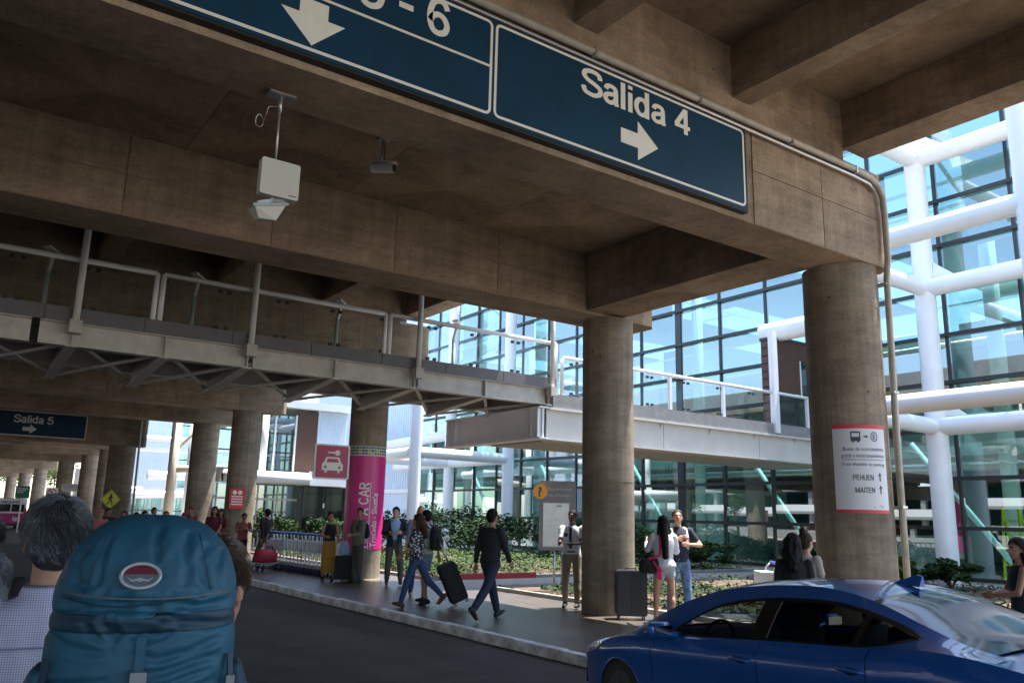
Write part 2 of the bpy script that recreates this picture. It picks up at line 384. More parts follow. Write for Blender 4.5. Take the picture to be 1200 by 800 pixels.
# long girders (along the road)
def girder(x0, x1, y0, y1, z0, label, z1=7.847):
    g_ = MB().box((x0, y0, z0), (x1, y1, z1)); 
    return single(g_, 'longitudinal_girder', CONC, ((x0+x1)/2, (y0+y1)/2, z0), label, 'concrete girder')
gx = [(-.1, .25), (2.55, 2.9), (5.2, 5.55), (7.85, 8.2)]
ord_ = ['leftmost', 'second', 'third', 'fourth']
for i, (a, b) in enumerate(gx):
    girder(a, b, -14, 6.297, 7.12, f'{["far left", "left", "middle", "right"][i]} concrete girder overhead above and behind the blue exit sign')
girder(10.3, 10.86, -14, 6.297, 7.12, 'outer edge girder overhead at upper right beside the glass facade')
girder(9.6, 10.5, 7.053, 11.197, 5.52, 'short concrete girder joining the tops of the two nearest round columns')
for y0, y1, w_ in ((12.103, 19.747, 'behind the second cross beam above the footbridge'), (20.653, 30.947, 'between the third and fourth cross beams beyond the footbridge'), (31.853, 36.847, 'above the blue Salida 5 bay')):
    for i, (a, b) in enumerate(gx): girder(a, b, y0, y1, 7.12, f'{ord_[i]} girder from the left {w_}')
    girder(10.3, 10.86, y0, y1, 7.12, f'outer edge girder {w_}')
for a, b in gx + [(10.3, 10.86)]:
    o = girder(a, b, 37.76, 150, 7.12, {-.1: 'leftmost', 2.55: 'second from left', 5.2: 'third from left', 7.85: 'fourth from left', 10.3: 'outermost right'}[a] + ' long girder running away under the deck over the distant columns'); o['group'] = 'far girders under the deck'

# cross beams with formwork panels on the face towards us
def cross_beam(yf, yb, xt, label, panels, zb=ZB, tz=6.95, xr=10.2975):
    t = thing('cross_beam', (0, (yf+yb)/2, zb), label, 'concrete beam')
    b = MB().box((-34, yf, zb), (xt - .16, yb, tz)); b.build('beam_body', CONC, t)
    # bevelled end
    e = MB().prism([(xt-.16, yf), (xt, yf+.16), (xt, yb-.16), (xt-.16, yb)], zb, tz, 'xy')
    e.build('beam_end', CONC, t)
    MB().box((-34, yf, tz), (xr, yb, ZT - .003)).build('upstand', CONC, t)
    if panels:
        x0, x1, wd, rows = panels
        zs = rows; x = x1; cache = {}
        while x - wd > x0 - .01:
            for r in range(len(zs) - 1):
                key = r
                if key not in cache:
                    p = MB().box((0, -.012, zs[r] + .006), (wd - .012, -.0005, zs[r+1] - .006)); me = bpy.data.meshes.new('formwork_panel'); me.from_pydata([(a, b_, c - zb) for a, b_, c in p.v], [], p.f); me.materials.append(CONC2); cache[key] = me
                o = bpy.data.objects.new('formwork_panel', cache[key]); COL.objects.link(o); o.parent = t
                o.location = (x - wd, yf - (yf+yb)/2 - random.uniform(0, .004), 0)
            x -= wd
    return t
sb = cross_beam(6.3, 7.05, 11.38, 'nearest big concrete cross beam carrying the long blue exit sign', (8.2, 11.2, 1.5, [5.47, 6.2, 6.93]))
cross_beam(11.2, 12.1, 11.45, 'second concrete cross beam resting on the middle round column', (-.4, 9.58, 1.98, [5.47, 6.03, 6.59]))
cross_beam(19.75, 20.65, 11.2, 'third concrete cross beam behind the steel footbridge', (-1, 9.1, 1.68, [5.47, 6.2, 6.94]))
cross_beam(30.95, 31.85, 11.3, 'fourth concrete cross beam beyond the footbridge at left', (-2, 9.4, 2.3, [5.47, 6.2, 6.94]))
cross_beam(36.85, 37.75, 11.2, 'fifth concrete cross beam just beyond the fourth, at left', None)
cross_beam(44.0, 44.9, 9.0, 'concrete cross beam that carries the blue Salida 5 sign', None, zb=4.75, xr=8.9)
for i, (x, y) in enumerate(((9.5, 56.8), (9.5, 63.6), (9.5, 75.), (9.5, 92.), (9.5, 106.), (9.5, 122.))):
    cross_beam(y - .5, y + .5, 10.9, f'distant cross beam, number {i+1} beyond the Salida 5 sign' if 0 else ['first', 'second', 'third', 'fourth', 'fifth', 'farthest'][i] + ' of the distant cross beams beyond the Salida 5 sign', None, zb=5.3)

def column(x, y, r, h, label, m=CONCC, z0=.1):
    t = thing('concrete_column', (x, y, z0), label, 'column')
    rs = []; n = 44; zz = z0
    while zz < h: rs.append((x, y, zz, r, r)); zz += .3
    rs.append((x, y, h, r, r))
    MB().rings(rs, n).build('shaft', m, t, 'auto')
    for zj in (2.42, 4.84):
        if zj < h: MB().rings([(x, y, zj, r + .002, r + .002), (x, y, zj + .012, r + .004, r + .004), (x, y, zj + .024, r + .002, r + .002)], n, caps=False).build('pour_joint', m, t, True)
    MB().rings([(x, y, z0, r + .02, r + .02), (x, y, z0 + .035, r + .005, r + .005)], n).build('base_collar', m, t)
    return t
column(10.84, 6.83, .525, ZB, 'nearest round concrete column at right with the shuttle bus notice on it')
column(10.4, 11.5, .48, ZB, 'round concrete column in the middle with a guard leaning behind it')
column(9.65, 20.2, .50, ZB, 'round concrete column wrapped in magenta rent a car advertising')
column(9.9, 31.4, .54, ZB, 'round concrete column with the small red notice, left of the luggage carts')
column(10.0, 37.3, .56, ZB, 'round concrete column just left of the one with the red notice')
column(8.0, 44.45, .62, 4.75, 'round column under the right end of the Salida 5 beam, behind the yellow sign')
fc = ['first', 'second', 'third', 'fourth', 'fifth', 'farthest']
for i, (x, y) in enumerate(((9.5, 56.8), (9.5, 63.6), (9.5, 75.), (9.5, 92.), (9.5, 106.), (9.5, 122.))):
    column(x, y, .58, 5.3, fc[i] + ' of the distant columns beyond the Salida 5 sign, counted from near')

# drain pipe along the top of the sign beam and down the near column
t = thing('drain_pipe', (11.5, 6.2, .12), 'pale pipe along the top of the sign beam and down the right column', 'pipe')
PIPE = mat('pale pipe', (.42, .39, .33), .5, var=.2, scale=6)
pts = [(-3, 6.2, 6.78), (10.5, 6.2, 6.8), (10.8, 6.2, 6.77), (11.0, 6.2, 6.69), (11.1, 6.2, 6.54), (11.12, 6.2, 6.25), (11.12, 6.2, 5.6), (11.12, 6.24, 5.3), (11.12, 6.27, 3), (11.12, 6.27, .12)]
MB().tube(pts, .046, 12).build('pipe', PIPE, t, True)
MB().tube([(-3, 6.22, 6.69), (10.4, 6.22, 6.7), (10.8, 6.22, 6.68), (10.95, 6.24, 6.6)], .025, 8).build('conduit', GALV, t, True)
for x in (1.0, 3.2, 5.4, 7.1, 8.9, 10.4): MB().box((x-.015, 6.15, 6.73), (x+.015, 6.297, 6.84)).build('clamp', GALV, t)
for z in (5.2, 3.6, 2.0): MB().box((11.06, 6.22, z), (11.18, 6.42, z+.03)).build('clamp', GALV, t)

# ---- big blue sign
s4 = thing('exit_sign', (4, 6.2, 5.5), 'long dark blue overhead sign reading Salida 4 with white arrows', 'sign')
MB().box((-1.5, 6.205, 5.54), (7.97, 6.297, 6.665)).build('sign_box', BLACK, s4)  # black colour paints the shadow gap below the sign onto the box
MB().box((-1.48, 6.197, 5.565), (7.94, 6.204, 6.645)).build('blue_face', SIGNB, s4)
def rbox_outline(x0, z0, x1, z1, w_, r=.07, n=5):
    def arc(rad, inset):
        p = []
        for cx_, cz_, a0 in ((x1-r, z0+r, -90), (x1-r, z1-r, 0), (x0+r, z1-r, 90), (x0+r, z0+r, 180)):
            for k in range(n+1):
                a = math.radians(a0 + 90*k/n); p.append((cx_ + (r-inset)*math.cos(a), cz_ + (r-inset)*math.sin(a)))
        return p
    return arc(r, 0), arc(r, w_)
def frame_line(x0, z0, x1, z1, y, w_, name, parent, m=SIGNW):
    o_, i_ = rbox_outline(x0, z0, x1, z1, w_); n = len(o_)
    vs = [(a, y, b) for a, b in o_] + [(a, y, b) for a, b in i_]
    fs = [(k, (k+1) % n, n+(k+1) % n, n+k) for k in range(n)]
    return MB().add(vs, fs).build(name, m, parent)
frame_line(4.095, 5.60, 7.92, 6.63, 6.194, .03, 'border_line', s4)
frame_line(-1.45, 5.60, 4.065, 6.63, 6.194, .03, 'border_line', s4)
MB().box((-1.4, 6.192, 6.115), (4.05, 6.196, 6.14)).build('divider_line', SIGNW, s4)
frm = lambda x, z, y=6.196: plane_m((x - s4.location.x, y - s4.location.y, z - s4.location.z), (1,0,0), (0,0,1))
_m4 = frm(5.22, 6.245, 6.1945); letters('lettering', 'Salida 4', .325, SIGNW, s4, lambda v: _m4 @ v, width=1.72)
_m6 = frm(2.60, 6.225, 6.1945); letters('lettering', '5 - 6', .40, SIGNW, s4, lambda v: _m6 @ v, stroke=.15, width=.97)
MB().prism([(5.80,5.845),(6.06,5.845),(6.06,5.70),(6.38,5.93),(6.06,6.17),(6.06,6.02),(5.80,6.02)], 6.192, 6.196).build('arrow', SIGNW, s4)
MB().prism([(2.21,5.655),(2.50,5.93),(2.34,5.93),(2.34,6.08),(2.08,6.08),(2.08,5.93),(1.92,5.93)], 6.192, 6.196).build('arrow', SIGNW, s4)

# ---- Salida 5 sign
s5 = thing('exit_sign', (3.5, 43.9, 4.8), 'small distant dark blue overhead sign reading Salida 5 with an arrow', 'sign')
MB().box((-1.0, 43.87, 4.9), (6.2, 43.997, 6.05)).build('sign_box', WHITE, s5)
MB().box((-.95, 43.85, 4.95), (6.15, 43.868, 6.0)).build('blue_face', SIGNB, s5)
m5 = lambda x, z: plane_m((x - 3.5, 43.845 - 43.9, z - 4.8), (1,0,0), (0,0,1))
_m5 = m5(3.15, 5.50); letters('lettering', 'Salida 5', .36, SIGNW, s5, lambda v: _m5 @ v, stroke=.15, width=1.62)
MB().prism([(3.55,5.14),(3.85,5.14),(3.85,5.02),(4.12,5.23),(3.85,5.44),(3.85,5.32),(3.55,5.32)], 43.842, 43.847).build('arrow', SIGNW, s5)
g = MB(); g.tube([(6.3, 43.9, 6.1), (8.5, 43.9, 6.1), (8.62, 43.9, 6.0), (8.66, 43.75, .12)], .05, 8)
single(g, 'conduit_pipe', PIPE, (8.6, 43.8, .12), 'thin pale pipe running right from the Salida 5 sign and down its column', 'pipe', smooth=True)

t = thing('ceiling_lamp', (3.3, 38.6, 5.9), 'pale oval ceiling lamp above the Salida 5 sign at left', 'lamp')
MB().rings([(3.3, 38.6, 6.0, .22, .16), (3.3, 38.6, 5.93, .55, .22), (3.3, 38.6, 5.86, .45, .18)], 20).build('lamp_cover', mat('ivory plastic', (.56, .54, .48), .5, var=.05), t, True)
MB().tube([(3.3, 38.6, 7.84), (3.3, 38.6, 6.0)], .03, 8).build('stem', GALV, t, True)
# ---- ceiling mounted devices
t = thing('antenna_unit', (2.2, 6.85, 4.9), 'square off white antenna box hanging on a rod under the concrete', 'antenna')
MB().box((2.08, 6.78, 5.447), (2.32, 6.92, 5.467)).build('ceiling_plate', GALV, t)
MB().tube([(2.2, 6.85, 5.45), (2.2, 6.85, 4.80)], .011, 8).build('rod', GALV, t, True)
MB().tube([(2.2, 6.85, 5.46), (2.2, 6.85, 5.3)], .018, 8).build('sleeve', GALV, t, True)
def rounded(mb, x0, z0, x1, z1, y0, y1, r=.02):
    o_, _ = rbox_outline(x0, z0, x1, z1, 0, r, 3); return mb.prism(o_, y0, y1)
IV = mat('ivory plastic', (.56, .54, .48), .5, var=.05)
rounded(MB(), 2.07, 4.48, 2.42, 4.82, 6.80, 6.89).build('antenna_box', IV, t)
MB().box((2.33, 6.797, 4.51), (2.40, 6.799, 4.517)).build('label_plate', DARKM, t)
cp = []
for k in range(26): a = k*.5; cp.append((2.03 + .035*math.cos(a)*(1 if k < 14 else 1), 6.86 + .01*math.sin(a*2), 5.17 + .06*math.sin(a)))
cp = [(2.19, 6.86, 5.36), (2.1, 6.86, 5.33)] + cp
MB().tube(cp, .0035, 5).build('cable_loop', GALV, t, True)
t = thing('floodlight', (2.2, 6.85, 4.25), 'small square floodlight tilted under the off white antenna box', 'floodlight')
MB().bar((2.2, 6.85, 4.475), (2.2, 6.85, 4.39), .02, .02).build('bracket', GALV, t)
b = MB(); b.add([(2.03,6.76,4.33),(2.31,6.79,4.41),(2.31,6.95,4.42),(2.03,6.95,4.35),(2.09,6.82,4.25),(2.25,6.83,4.27),(2.25,6.92,4.28),(2.09,6.92,4.26)], [(0,1,2,3),(7,6,5,4),(0,4,5,1),(1,5,6,2),(2,6,7,3),(3,7,4,0)])
b.build('lamp_housing', IV, t)
MB().bar((2.01,6.75,4.335),(2.33,6.78,4.425), .014, .024).build('front_rim', GALV, t)
for x in (2.06, 2.3): MB().bar((x, 6.8, 4.38 + (x-2.06)*.28), (2.2, 6.85, 4.45), .012, .03).build('yoke', GALV, t)
t = thing('security_camera', (4.37, 9.2, 6.1), 'white bullet security camera on a short ceiling bracket', 'security camera')
MB().box((4.3, 9.13, 6.575), (4.44, 9.27, 6.591)).build('ceiling_plate', GALV, t)
MB().tube([(4.36, 9.2, 6.58), (4.35, 9.2, 6.22)], .02, 8).build('bracket', GALV, t, True)
MB().tube([(4.40, 9.22, 6.58), (4.38, 9.2, 6.22)], .008, 6).build('cable', DARKM, t, True)
b = MB(); b.tube([(4.24, 9.26, 6.17), (4.46, 9.06, 6.155)], .062, 14); b.build('housing', WHITE, t, 'auto')
MB().tube([(4.455, 9.064, 6.155), (4.475, 9.046, 6.153)], .052, 14).build('lens_ring', DARKM, t)
MB().bar((4.235, 9.265, 6.243), (4.49, 9.03, 6.228), .11, .008).build('sun_shield', WHITE, t)

# ================================================================== FOOTBRIDGE
fb = thing('footbridge', (5, 16, 4.6), 'grey steel footbridge with white handrails crossing under the viaduct', 'footbridge')
XE = 12.75
MB().box((-9, 16.0, 5.02), (XE, 18.9, 5.16)).build('deck', CONCG, fb)
for i in range(9):
    x1 = XE - .05 - i * 1.62
    MB().box((x1 - 1.605, 15.97, 4.93), (x1, 15.999, 5.19)).build('edge_plate', mat('edge grey', (.15, .15, .155), .7, var=.12), fb)
def ibeam(mb, p, q, h, w_, tk=.02):
    p = Vector(p); q = Vector(q)
    mb.bar(p, q, tk, h - 2*tk); up = Vector((0,0,h/2 - tk/2)); mb.bar(p+up, q+up, w_, tk); mb.bar(p-up, q-up, w_, tk); return mb
for i in range(6):
    x1 = 12.45 - i * 3.75
    ibeam(MB(), (x1 - 3.62, 16.1, 4.72), (x1, 16.1, 4.72), .42, .22).build('edge_girder', STEELG, fb)
ibeam(MB(), (-9, 18.75, 4.75), (XE, 18.75, 4.75), .36, .2).build('edge_girder', STEELG, fb)
nx = [1.85 - 1.7, 1.85, 3.4, 4.95, 6.8, 8.7, 10.6, 12.5]
for i, x in enumerate(nx):
    b = MB(); b.add([(x-.09,16.0,4.50),(x+.09,16.0,4.50),(x+.09,18.8,4.28),(x-.09,18.8,4.28),(x-.09,16.0,4.53),(x+.09,16.0,4.53),(x+.09,18.8,4.31),(x-.09,18.8,4.31)], [(0,3,2,1),(4,5,6,7),(0,1,5,4),(1,2,6,5),(2,3,7,6),(3,0,4,7)])
    b.add([(x-.01,16.0,4.53),(x+.01,16.0,4.53),(x+.01,18.8,4.31),(x-.01,18.8,4.31),(x-.01,16.0,5.02),(x+.01,16.0,5.02),(x+.01,18.8,5.02),(x-.01,18.8,5.02)], [(0,3,2,1),(4,5,6,7),(0,1,5,4),(1,2,6,5),(2,3,7,6),(3,0,4,7)])
    b.build('cross_girder', STEELG, fb)
    if i < len(nx) - 1:
        x2 = nx[i+1]
        MB().bar((x+.1, 16.2, 4.62), (x2-.1, 18.6, 4.40), .07, .05).build('brace', STEELG, fb)
        MB().bar((x+.1, 18.6, 4.34), (x2-.1, 16.2, 4.56), .07, .05).build('brace', STEELG, fb)
for x in (1.85, 4.95, 8.7, 12.5):
    b = MB(); b.box((x-.10, 15.78, 4.72), (x+.10, 15.98, 4.95)); b.build('post_bracket', STEELG, fb)
    MB().tube([(x, 15.88, 4.95), (x, 15.88, 7.84)], .06, 12).build('hanger_post', mat('hanger', (.70, .69, .66), .45, var=.08), fb, True)
RAILM = mat('handrail paint', (.82, .81, .79), .4, var=.05)
segs = [(-5, 3.12), (3.24, 7.9), (8.02, 12.72)]
for a, b_ in segs:
    MB().tube([(a, 16.02, 5.1), (a, 16.02, 6.07), (a+.02, 16.02, 6.09), (b_-.02, 16.02, 6.09), (b_, 16.02, 6.07), (b_, 16.02, 4.95)], .050, 10).build('handrail', RAILM, fb, True)
clipm = None
def pane_row(y, x0, x1, wd, z0, z1, par):
    x = x1; k = 0
    while x - wd > x0:
        MB().box((x - wd + .03, y - .006, z0), (x - .03, y + .006, z1)).build('glass_pane', GLB, par)
        for cx_ in (x - wd + .09, x - .09):
            for cz_ in (z0 + .02, z1 - .04): MB().box((cx_-.035, y-.03, cz_-.03), (cx_+.035, y+.03, cz_+.03)).build('glass_clip', DARKM, par)
        x -= wd
pane_row(16.05, -.4, 12.65, 1.18, 5.22, 6.0, fb)

for x in (1.55, 4.45, 7.9, 11.3):
    MB().tube([(x, 18.7, 5.16), (x, 18.7, 6.45)], .05, 10).build('lamp_post', mat('post teal', (.42, .52, .47), .4), fb, True)
    MB().bar((x, 18.7, 6.45), (x + .05, 18.6, 6.85), .07, .07).build('lamp_arm', STEELB, fb)
    MB().bar((x - .1, 18.5, 6.92), (x + .16, 18.7, 6.84), .16, .05).build('lamp_head', STEELB, fb)

# white box part towards the terminal
wb = thing('white_bridge', (18, 16, 3.4), 'white girder bridge with handrail leading to the glass terminal', 'bridge')
MB().box((12.62, 15.98, 4.46), (24.9, 16.2, 4.80)).build('edge_kerb', CONCG, wb)
MB().box((12.62, 16.2, 4.46), (24.9, 18.9, 4.6)).build('deck', CONCG, wb)
for i in range(3):
    x0 = 12.5 + i * 4.13
    b = MB(); b.box((x0 + .01, 16.10, 3.70), (x0 + 4.12, 16.14, 4.455)); b.box((x0 + .01, 15.98, 3.65), (x0 + 4.12, 16.3, 3.70)); b.box((x0+.01, 15.96, 4.40), (x0+4.12, 16.099, 4.455))
    b.build('side_girder', STEELB, wb)
ibeam(MB(), (12.5, 18.6, 4.05), (24.9, 18.6, 4.05), .8, .3).build('side_girder', STEELB, wb)
for x in (14.5, 16.5, 18.5, 20.5, 22.5):
    MB().bar((x, 16.15, 4.25), (x, 18.6, 4.25), .15, .35).build('cross_girder', STEELB, wb)
    MB().add([(x-.01,15.99,4.40),(x-.01,16.1,4.40),(x-.01,16.1,4.22),(x+.01,15.99,4.40),(x+.01,16.1,4.40),(x+.01,16.1,4.22)], [(0,1,2),(3,5,4),(0,3,4,1),(1,4,5,2),(2,5,3,0)]).build('gusset', STEELB, wb)
MB().box((12.5, 16.3, 3.62), (24.9, 18.5, 3.66)).build('soffit', mat('soffit beige', (.34, .31, .27), .7, var=.1), wb)
b = MB(); b.box((12.30, 16.0, 3.70), (12.36, 20.4, 4.42)); b.box((12.18, 15.95, 3.655), (12.49, 20.45, 3.70)); b.box((12.18, 15.95, 4.42), (12.49, 20.45, 4.458))
b.build('end_girder', STEELW, wb)
for y in (16.06, 16.35, 16.5, 19.95, 20.1, 20.38): MB().box((12.19, y-.012, 3.702), (12.299, y+.012, 4.418)).build('stiffener', STEELW, wb)
for a, b_ in ((12.95, 21.35), (21.6, 24.8)):
    MB().tube([(a, 16.05, 4.8), (a, 16.05, 5.7), (a+.06, 16.05, 5.78), (b_, 16.05, 5.78)], .05, 10).build('handrail', STEELW, wb, True)
for x in (16.85, 19.1, 23.2): MB().bar((x, 16.05, 4.55), (x, 16.05, 5.74), .09, .09).build('rail_post', STEELW, wb)
MB().bar((21.48, 16.0, 4.5), (21.48, 16.0, 7.75), .22, .18).build('tall_post', STEELW, wb)
pane_row(16.09, 13.0, 24.8, 1.45, 4.86, 5.68, wb)

# ================================================================== TERMINAL
FX = 25.0
tm = thing('terminal_building', (25, 20, .1), 'glass fronted airport terminal with dark window bars behind the white tube frame', 'building')
LV = [.32, 1.75, 3.18, 4.6, 6.05, 7.5, 8.9, 10.35, 11.8, 13.25, 14.7]
YS = [18.85 + 2.2 * k for k in range(-7, 13)]
cache = {}
for j in range(len(LV) - 1):
    h = LV[j+1] - LV[j] - .05
    p = MB().box((-.01, -1.06, 0), (.01, 1.06, h)); me = bpy.data.meshes.new('pane'); me.from_pydata(p.v, [], p.f); me.materials.append(GLF); cache[j] = me
for i in range(len(YS) - 1):
    for j in range(len(LV) - 1):
        o = bpy.data.objects.new('pane', cache[j]); COL.objects.link(o); o.parent = tm
        o.location = (0, (YS[i] + YS[i+1])/2 - 20, LV[j] + .025 - .1); o.rotation_euler = (0, random.gauss(0, .003), random.gauss(0, .004))
for i, y in enumerate(YS):
    wd = .30 if abs(y - 23.25) < .2 else .09
    MB().box((FX - .06, y - wd/2, .3), (FX + .12, y + wd/2, 14.7)).build('mullion', DARKM, tm)
for z in LV: MB().box((FX - .16, YS[0], z - .055), (FX - .062, YS[-1], z + .055)).build('transom', DARKM, tm)
MB().box((FX - .1, YS[0], .05), (FX + .3, YS[-1], .262)).build('base_sill', STEELW, tm)
# inside: floors, posts, back wall, glazed roof
INW = mat('interior white', (.55, .66, .64), .6, var=.1, scale=.5)
INT = mat('interior teal', (.10, .19, .18), .6, var=.15, scale=.4)
INF = mat('interior floor', (.30, .29, .27), .35)
MB().box((FX + .2, 2, .0), (42, 60, .12)).build('interior_floor', INF, tm)
MB().box((30.5, 2, 4.3), (42, 60, 4.75)).build('interior_floor', INW, tm)
MB().box((31.5, 2, 8.7), (42, 60, 9.1)).build('interior_floor', INW, tm)
MB().box((41, 2, .12), (41.3, 60, 4.29)).build('interior_wall', INT, tm)
MB().box((41, 2, 4.751), (41.3, 60, 8.69)).build('interior_wall', INW, tm)
for z in (4.76, 9.11):
    xx = 30.5 if z < 6 else 31.5
    MB().box((xx, 3, z + 1.0), (xx + .06, 59, z + 1.06)).build('interior_rail', STEELW, tm)
    MB().box((xx + .01, 3, z), (xx + .03, 59, z + .98)).build('interior_rail_glass', GLB, tm)
for k in range(8):
    y = 6 + k * 6.6
    MB().tube([(29, y, .12), (29, y, 14.5)], .26, 14).build('interior_post', INW, tm, True)
    MB().tube([(29, y, 12.0), (25.3, y + .1, 14.4)], .07, 8).build('roof_strut', STEELW, tm, True)
    MB().tube([(29, y, 12.0), (33, y, 14.4)], .07, 8).build('roof_strut', STEELW, tm, True)
    MB().bar((25.2, y, 14.6), (42, y, 14.6), .25, .4).build('roof_beam', STEELW, tm)
    MB().tube([(26.2, y - 1.5, .2), (26.2, y + 1.7, 4.4)], .09, 8).build('diagonal_brace', mat('pale teal paint', (.45, .68, .70), .5), tm, True)
for k in range(7): MB().bar((25.6 + k*2.6, 3, 14.85), (25.6 + k*2.6, 59, 14.85), .1, .12).build('roof_purlin', STEELW, tm)
b = MB().box((FX - .35, 2, 14.75), (FX + .1, 46, 15.2)); b.build('roof_edge', STEELW, tm)

rr = random.Random(11)
for k in range(26):
    y = 4 + k*2.1; zz = rr.choice([4.76, 4.76, 9.11]); h_ = rr.uniform(.8, 3.2)
    MB().box((33.2 + rr.uniform(-1, 3), y, zz), (37 + rr.uniform(-1, 2), y + rr.uniform(.5, 1.9), zz + h_)).build('partition', rr.choice([INW, INT, WHITE, GREYP, INT]), tm)
for k in range(9):
    MB().box((27.2, 4.5 + k*5.3, rr.uniform(10.6, 11.6)), (27.25, 4.5 + k*5.3 + rr.uniform(1.6, 3.4), 14.4)).build('sun_blind', INW if k % 2 else INT, tm)
for k in range(6): MB().box((31.5, 3 + k*9.5, 12.9), (42, 3 + k*9.5 + 5.4, 13.1)).build('roof_shade_strip', INT, tm)  # opaque strips added to make dark and bright patches behind the glass
for z in (3.9, 8.3): MB().tube([(30.3, 3, z), (30.3, 59, z)], .18, 10).build('air_duct', GALV, tm, True)
# counters, shop panels and a yellow ladder frame seen through the lower glass
rr = random.Random(5)
for k in range(13):
    y = 5.5 + k * 3.0; h = rr.uniform(1.2, 3.4); m_ = rr.choice([INW, WHITE, INT, mat('inside red', (.4,.06,.05), .5), WOOD, WHITE])
    MB().box((33 + rr.uniform(-3, 3), y, .12), (36.2, y + rr.uniform(.8, 2.4), h)).build('shop_unit', m_, tm)
YEL = mat('yellow green paint', (.45, .52, .03), .5)
t = thing('step_ladder', (26.3, 11.6, .12), 'yellow green step ladder standing inside the glass at far right', 'ladder')
for dy in (0, .55):
    MB().bar((26.3, 11.3 + dy, .12), (26.55, 11.4 + dy*.8, 2.35), .06, .06).build('side_rail', YEL, t)
    MB().bar((27.3, 11.3 + dy, .12), (26.6, 11.4 + dy*.8, 2.35), .05, .05).build('side_rail', YEL, t)
for k in range(6): MB().bar((26.33 + .035*k, 11.3, .4 + .32*k), (26.33 + .035*k, 11.85, .4 + .32*k), .06, .03).build('rung', YEL, t)

# blue white clad block at the left end of the glass
cb = thing('clad_block', (25, 52, .1), 'tall pale blue corrugated block at the left end of the glass front', 'building')
MB().box((25.0, 45.4, .1), (26.0, 62, 15)).build('wall', CLAD, cb)
b = MB()
for k in range(54): b.box((24.96, 45.4 + k*.3, 3.4), (24.999, 45.52 + k*.3, 14.9))
stuff(b.build('corrugation', CLAD, cb))
MB().box((24.9, 45.4, 3.1), (24.999, 62, 3.35)).build('ledge', STEELW, cb)

# white tube frames in front of the glass
def tube_frame(name, loc, label, parts, group=None):
    t = thing(name, loc, label, 'steel frame', group)
    for nm, p, q, r in parts: MB().tube([p, q], r, 20).build(nm, STEELW, t, 'auto')
    return t
H1, H2, H3 = 4.63, 8.81, 12.95
t = tube_frame('tube_frame', (22, 9, .1), 'thick white tubular steel frame on posts before the glass at right', [
    ('post', (24, 12.3, .1), (24, 12.3, 14.5), .30), ('post', (19, 7.25, .1), (19, 7.25, 14.5), .29), ('post', (24, .5, .1), (24, .5, 14.5), .33),
    ('rail_tube', (24, 12.3, H1), (24, .5, H1), .27), ('rail_tube', (24, 12.3, H2), (24, .5, H2), .27), ('rail_tube', (24, 12.3, H3), (24, .5, H3), .27),
    ('rail_tube', (19.1, 12.3, H1), (24, 12.3, H1), .24), ('rail_tube', (19.1, 12.3, H2), (24, 12.3, H2), .24), ('rail_tube', (19.1, 12.3, H3), (24, 12.3, H3), .24),
    ('rail_tube', (19, 12.6, H1), (19, .5, H1), .24), ('rail_tube', (19, 12.6, H2), (19, .5, H2), .25), ('rail_tube', (19, 12.6, H3), (19, .5, H3), .25)])
for z in (H1, H2, H3):
    for sy in (-1,):
        MB().add([(23.98, 12.3 - .33, z + .75), (23.98, 12.3 - .9, z + .28), (23.98, 12.3 - .28, z + .28), (24.02, 12.3 - .33, z + .75), (24.02, 12.3 - .9, z + .28), (24.02, 12.3 - .28, z + .28)], [(0,1,2),(3,5,4),(0,3,4,1),(1,4,5,2),(2,5,3,0)]).build('gusset', STEELW, t)
tube_frame('tube_frame', (21.5, 34, .1), 'white tubular frame with slim posts behind the flower bed left of centre', [
    ('post', (24, 34, .1), (24, 34, 14.5), .29), ('post', (18.7, 34, .1), (18.7, 34, 12.9), .29), ('post', (24, 39.7, .1), (24, 39.7, 14.5), .29), ('post', (18.7, 39.7, .1), (18.7, 39.7, 12.9), .29),
    ('rail_tube', (18.7, 34, H1), (24, 34, H1), .26), ('rail_tube', (18.7, 34, H2), (24, 34, H2), .26), ('rail_tube', (18.7, 39.7, H1), (24, 39.7, H1), .26), ('rail_tube', (18.7, 39.7, H2), (24, 39.7, H2), .26),
    ('rail_tube', (24, 34.3, H1), (24, 46, H1), .26), ('rail_tube', (24, 34.3, H2), (24, 46, H2), .26), ('rail_tube', (18.7, 34.3, H1), (18.7, 50, H1), .26), ('rail_tube', (18.7, 34, H2), (18.7, 50, H2), .26),
    ('rail_tube', (24, 39.7, 6.2), (24, 50, 6.0), .3)])
t = thing('entrance_portal', (23.4, 17.6, 4.6), 'brown slatted doorway box where the bridge meets the terminal', 'portal')
for k in range(11):
    z = 4.84 + k * .26
    MB().box((22.20, 16.42, z), (22.26, 17.0, z + .235)).build('slat', WOOD, t)
MB().box((22.27, 16.46, 4.82), (24.85, 16.5, 5.9)).build('front_panel', DARKM, t)
MB().box((22.27, 16.46, 7.1), (24.85, 16.5, 7.7)).build('front_panel', WOOD, t)
MB().box((22.27, 16.46, 5.9), (23.5, 16.5, 7.1)).build('front_panel', WOOD, t)
MB().box((24.3, 16.46, 5.9), (24.85, 16.5, 7.1)).build('front_panel', DARKM, t)
MB().box((23.5, 16.47, 5.9), (24.3, 16.49, 7.1)).build('window_pane', GLD, t)
for x in (23.5, 23.9, 24.27): MB().box((x, 16.44, 5.9), (x + .05, 16.459, 7.1)).build('window_bar', STEELW, t)
MB().box((22.2, 16.42, 7.7), (24.9, 17.05, 7.78)).build('roof', DARKM, t)
MB().box((22.27, 17.0, 4.82), (24.85, 17.05, 7.7)).build('back_panel', DARKM, t)
MB().tube([(22.5, 17.1, 7.98), (22.5, 13.6, 7.98)], .33, 20).build('roof_tube', STEELW, t, 'auto')

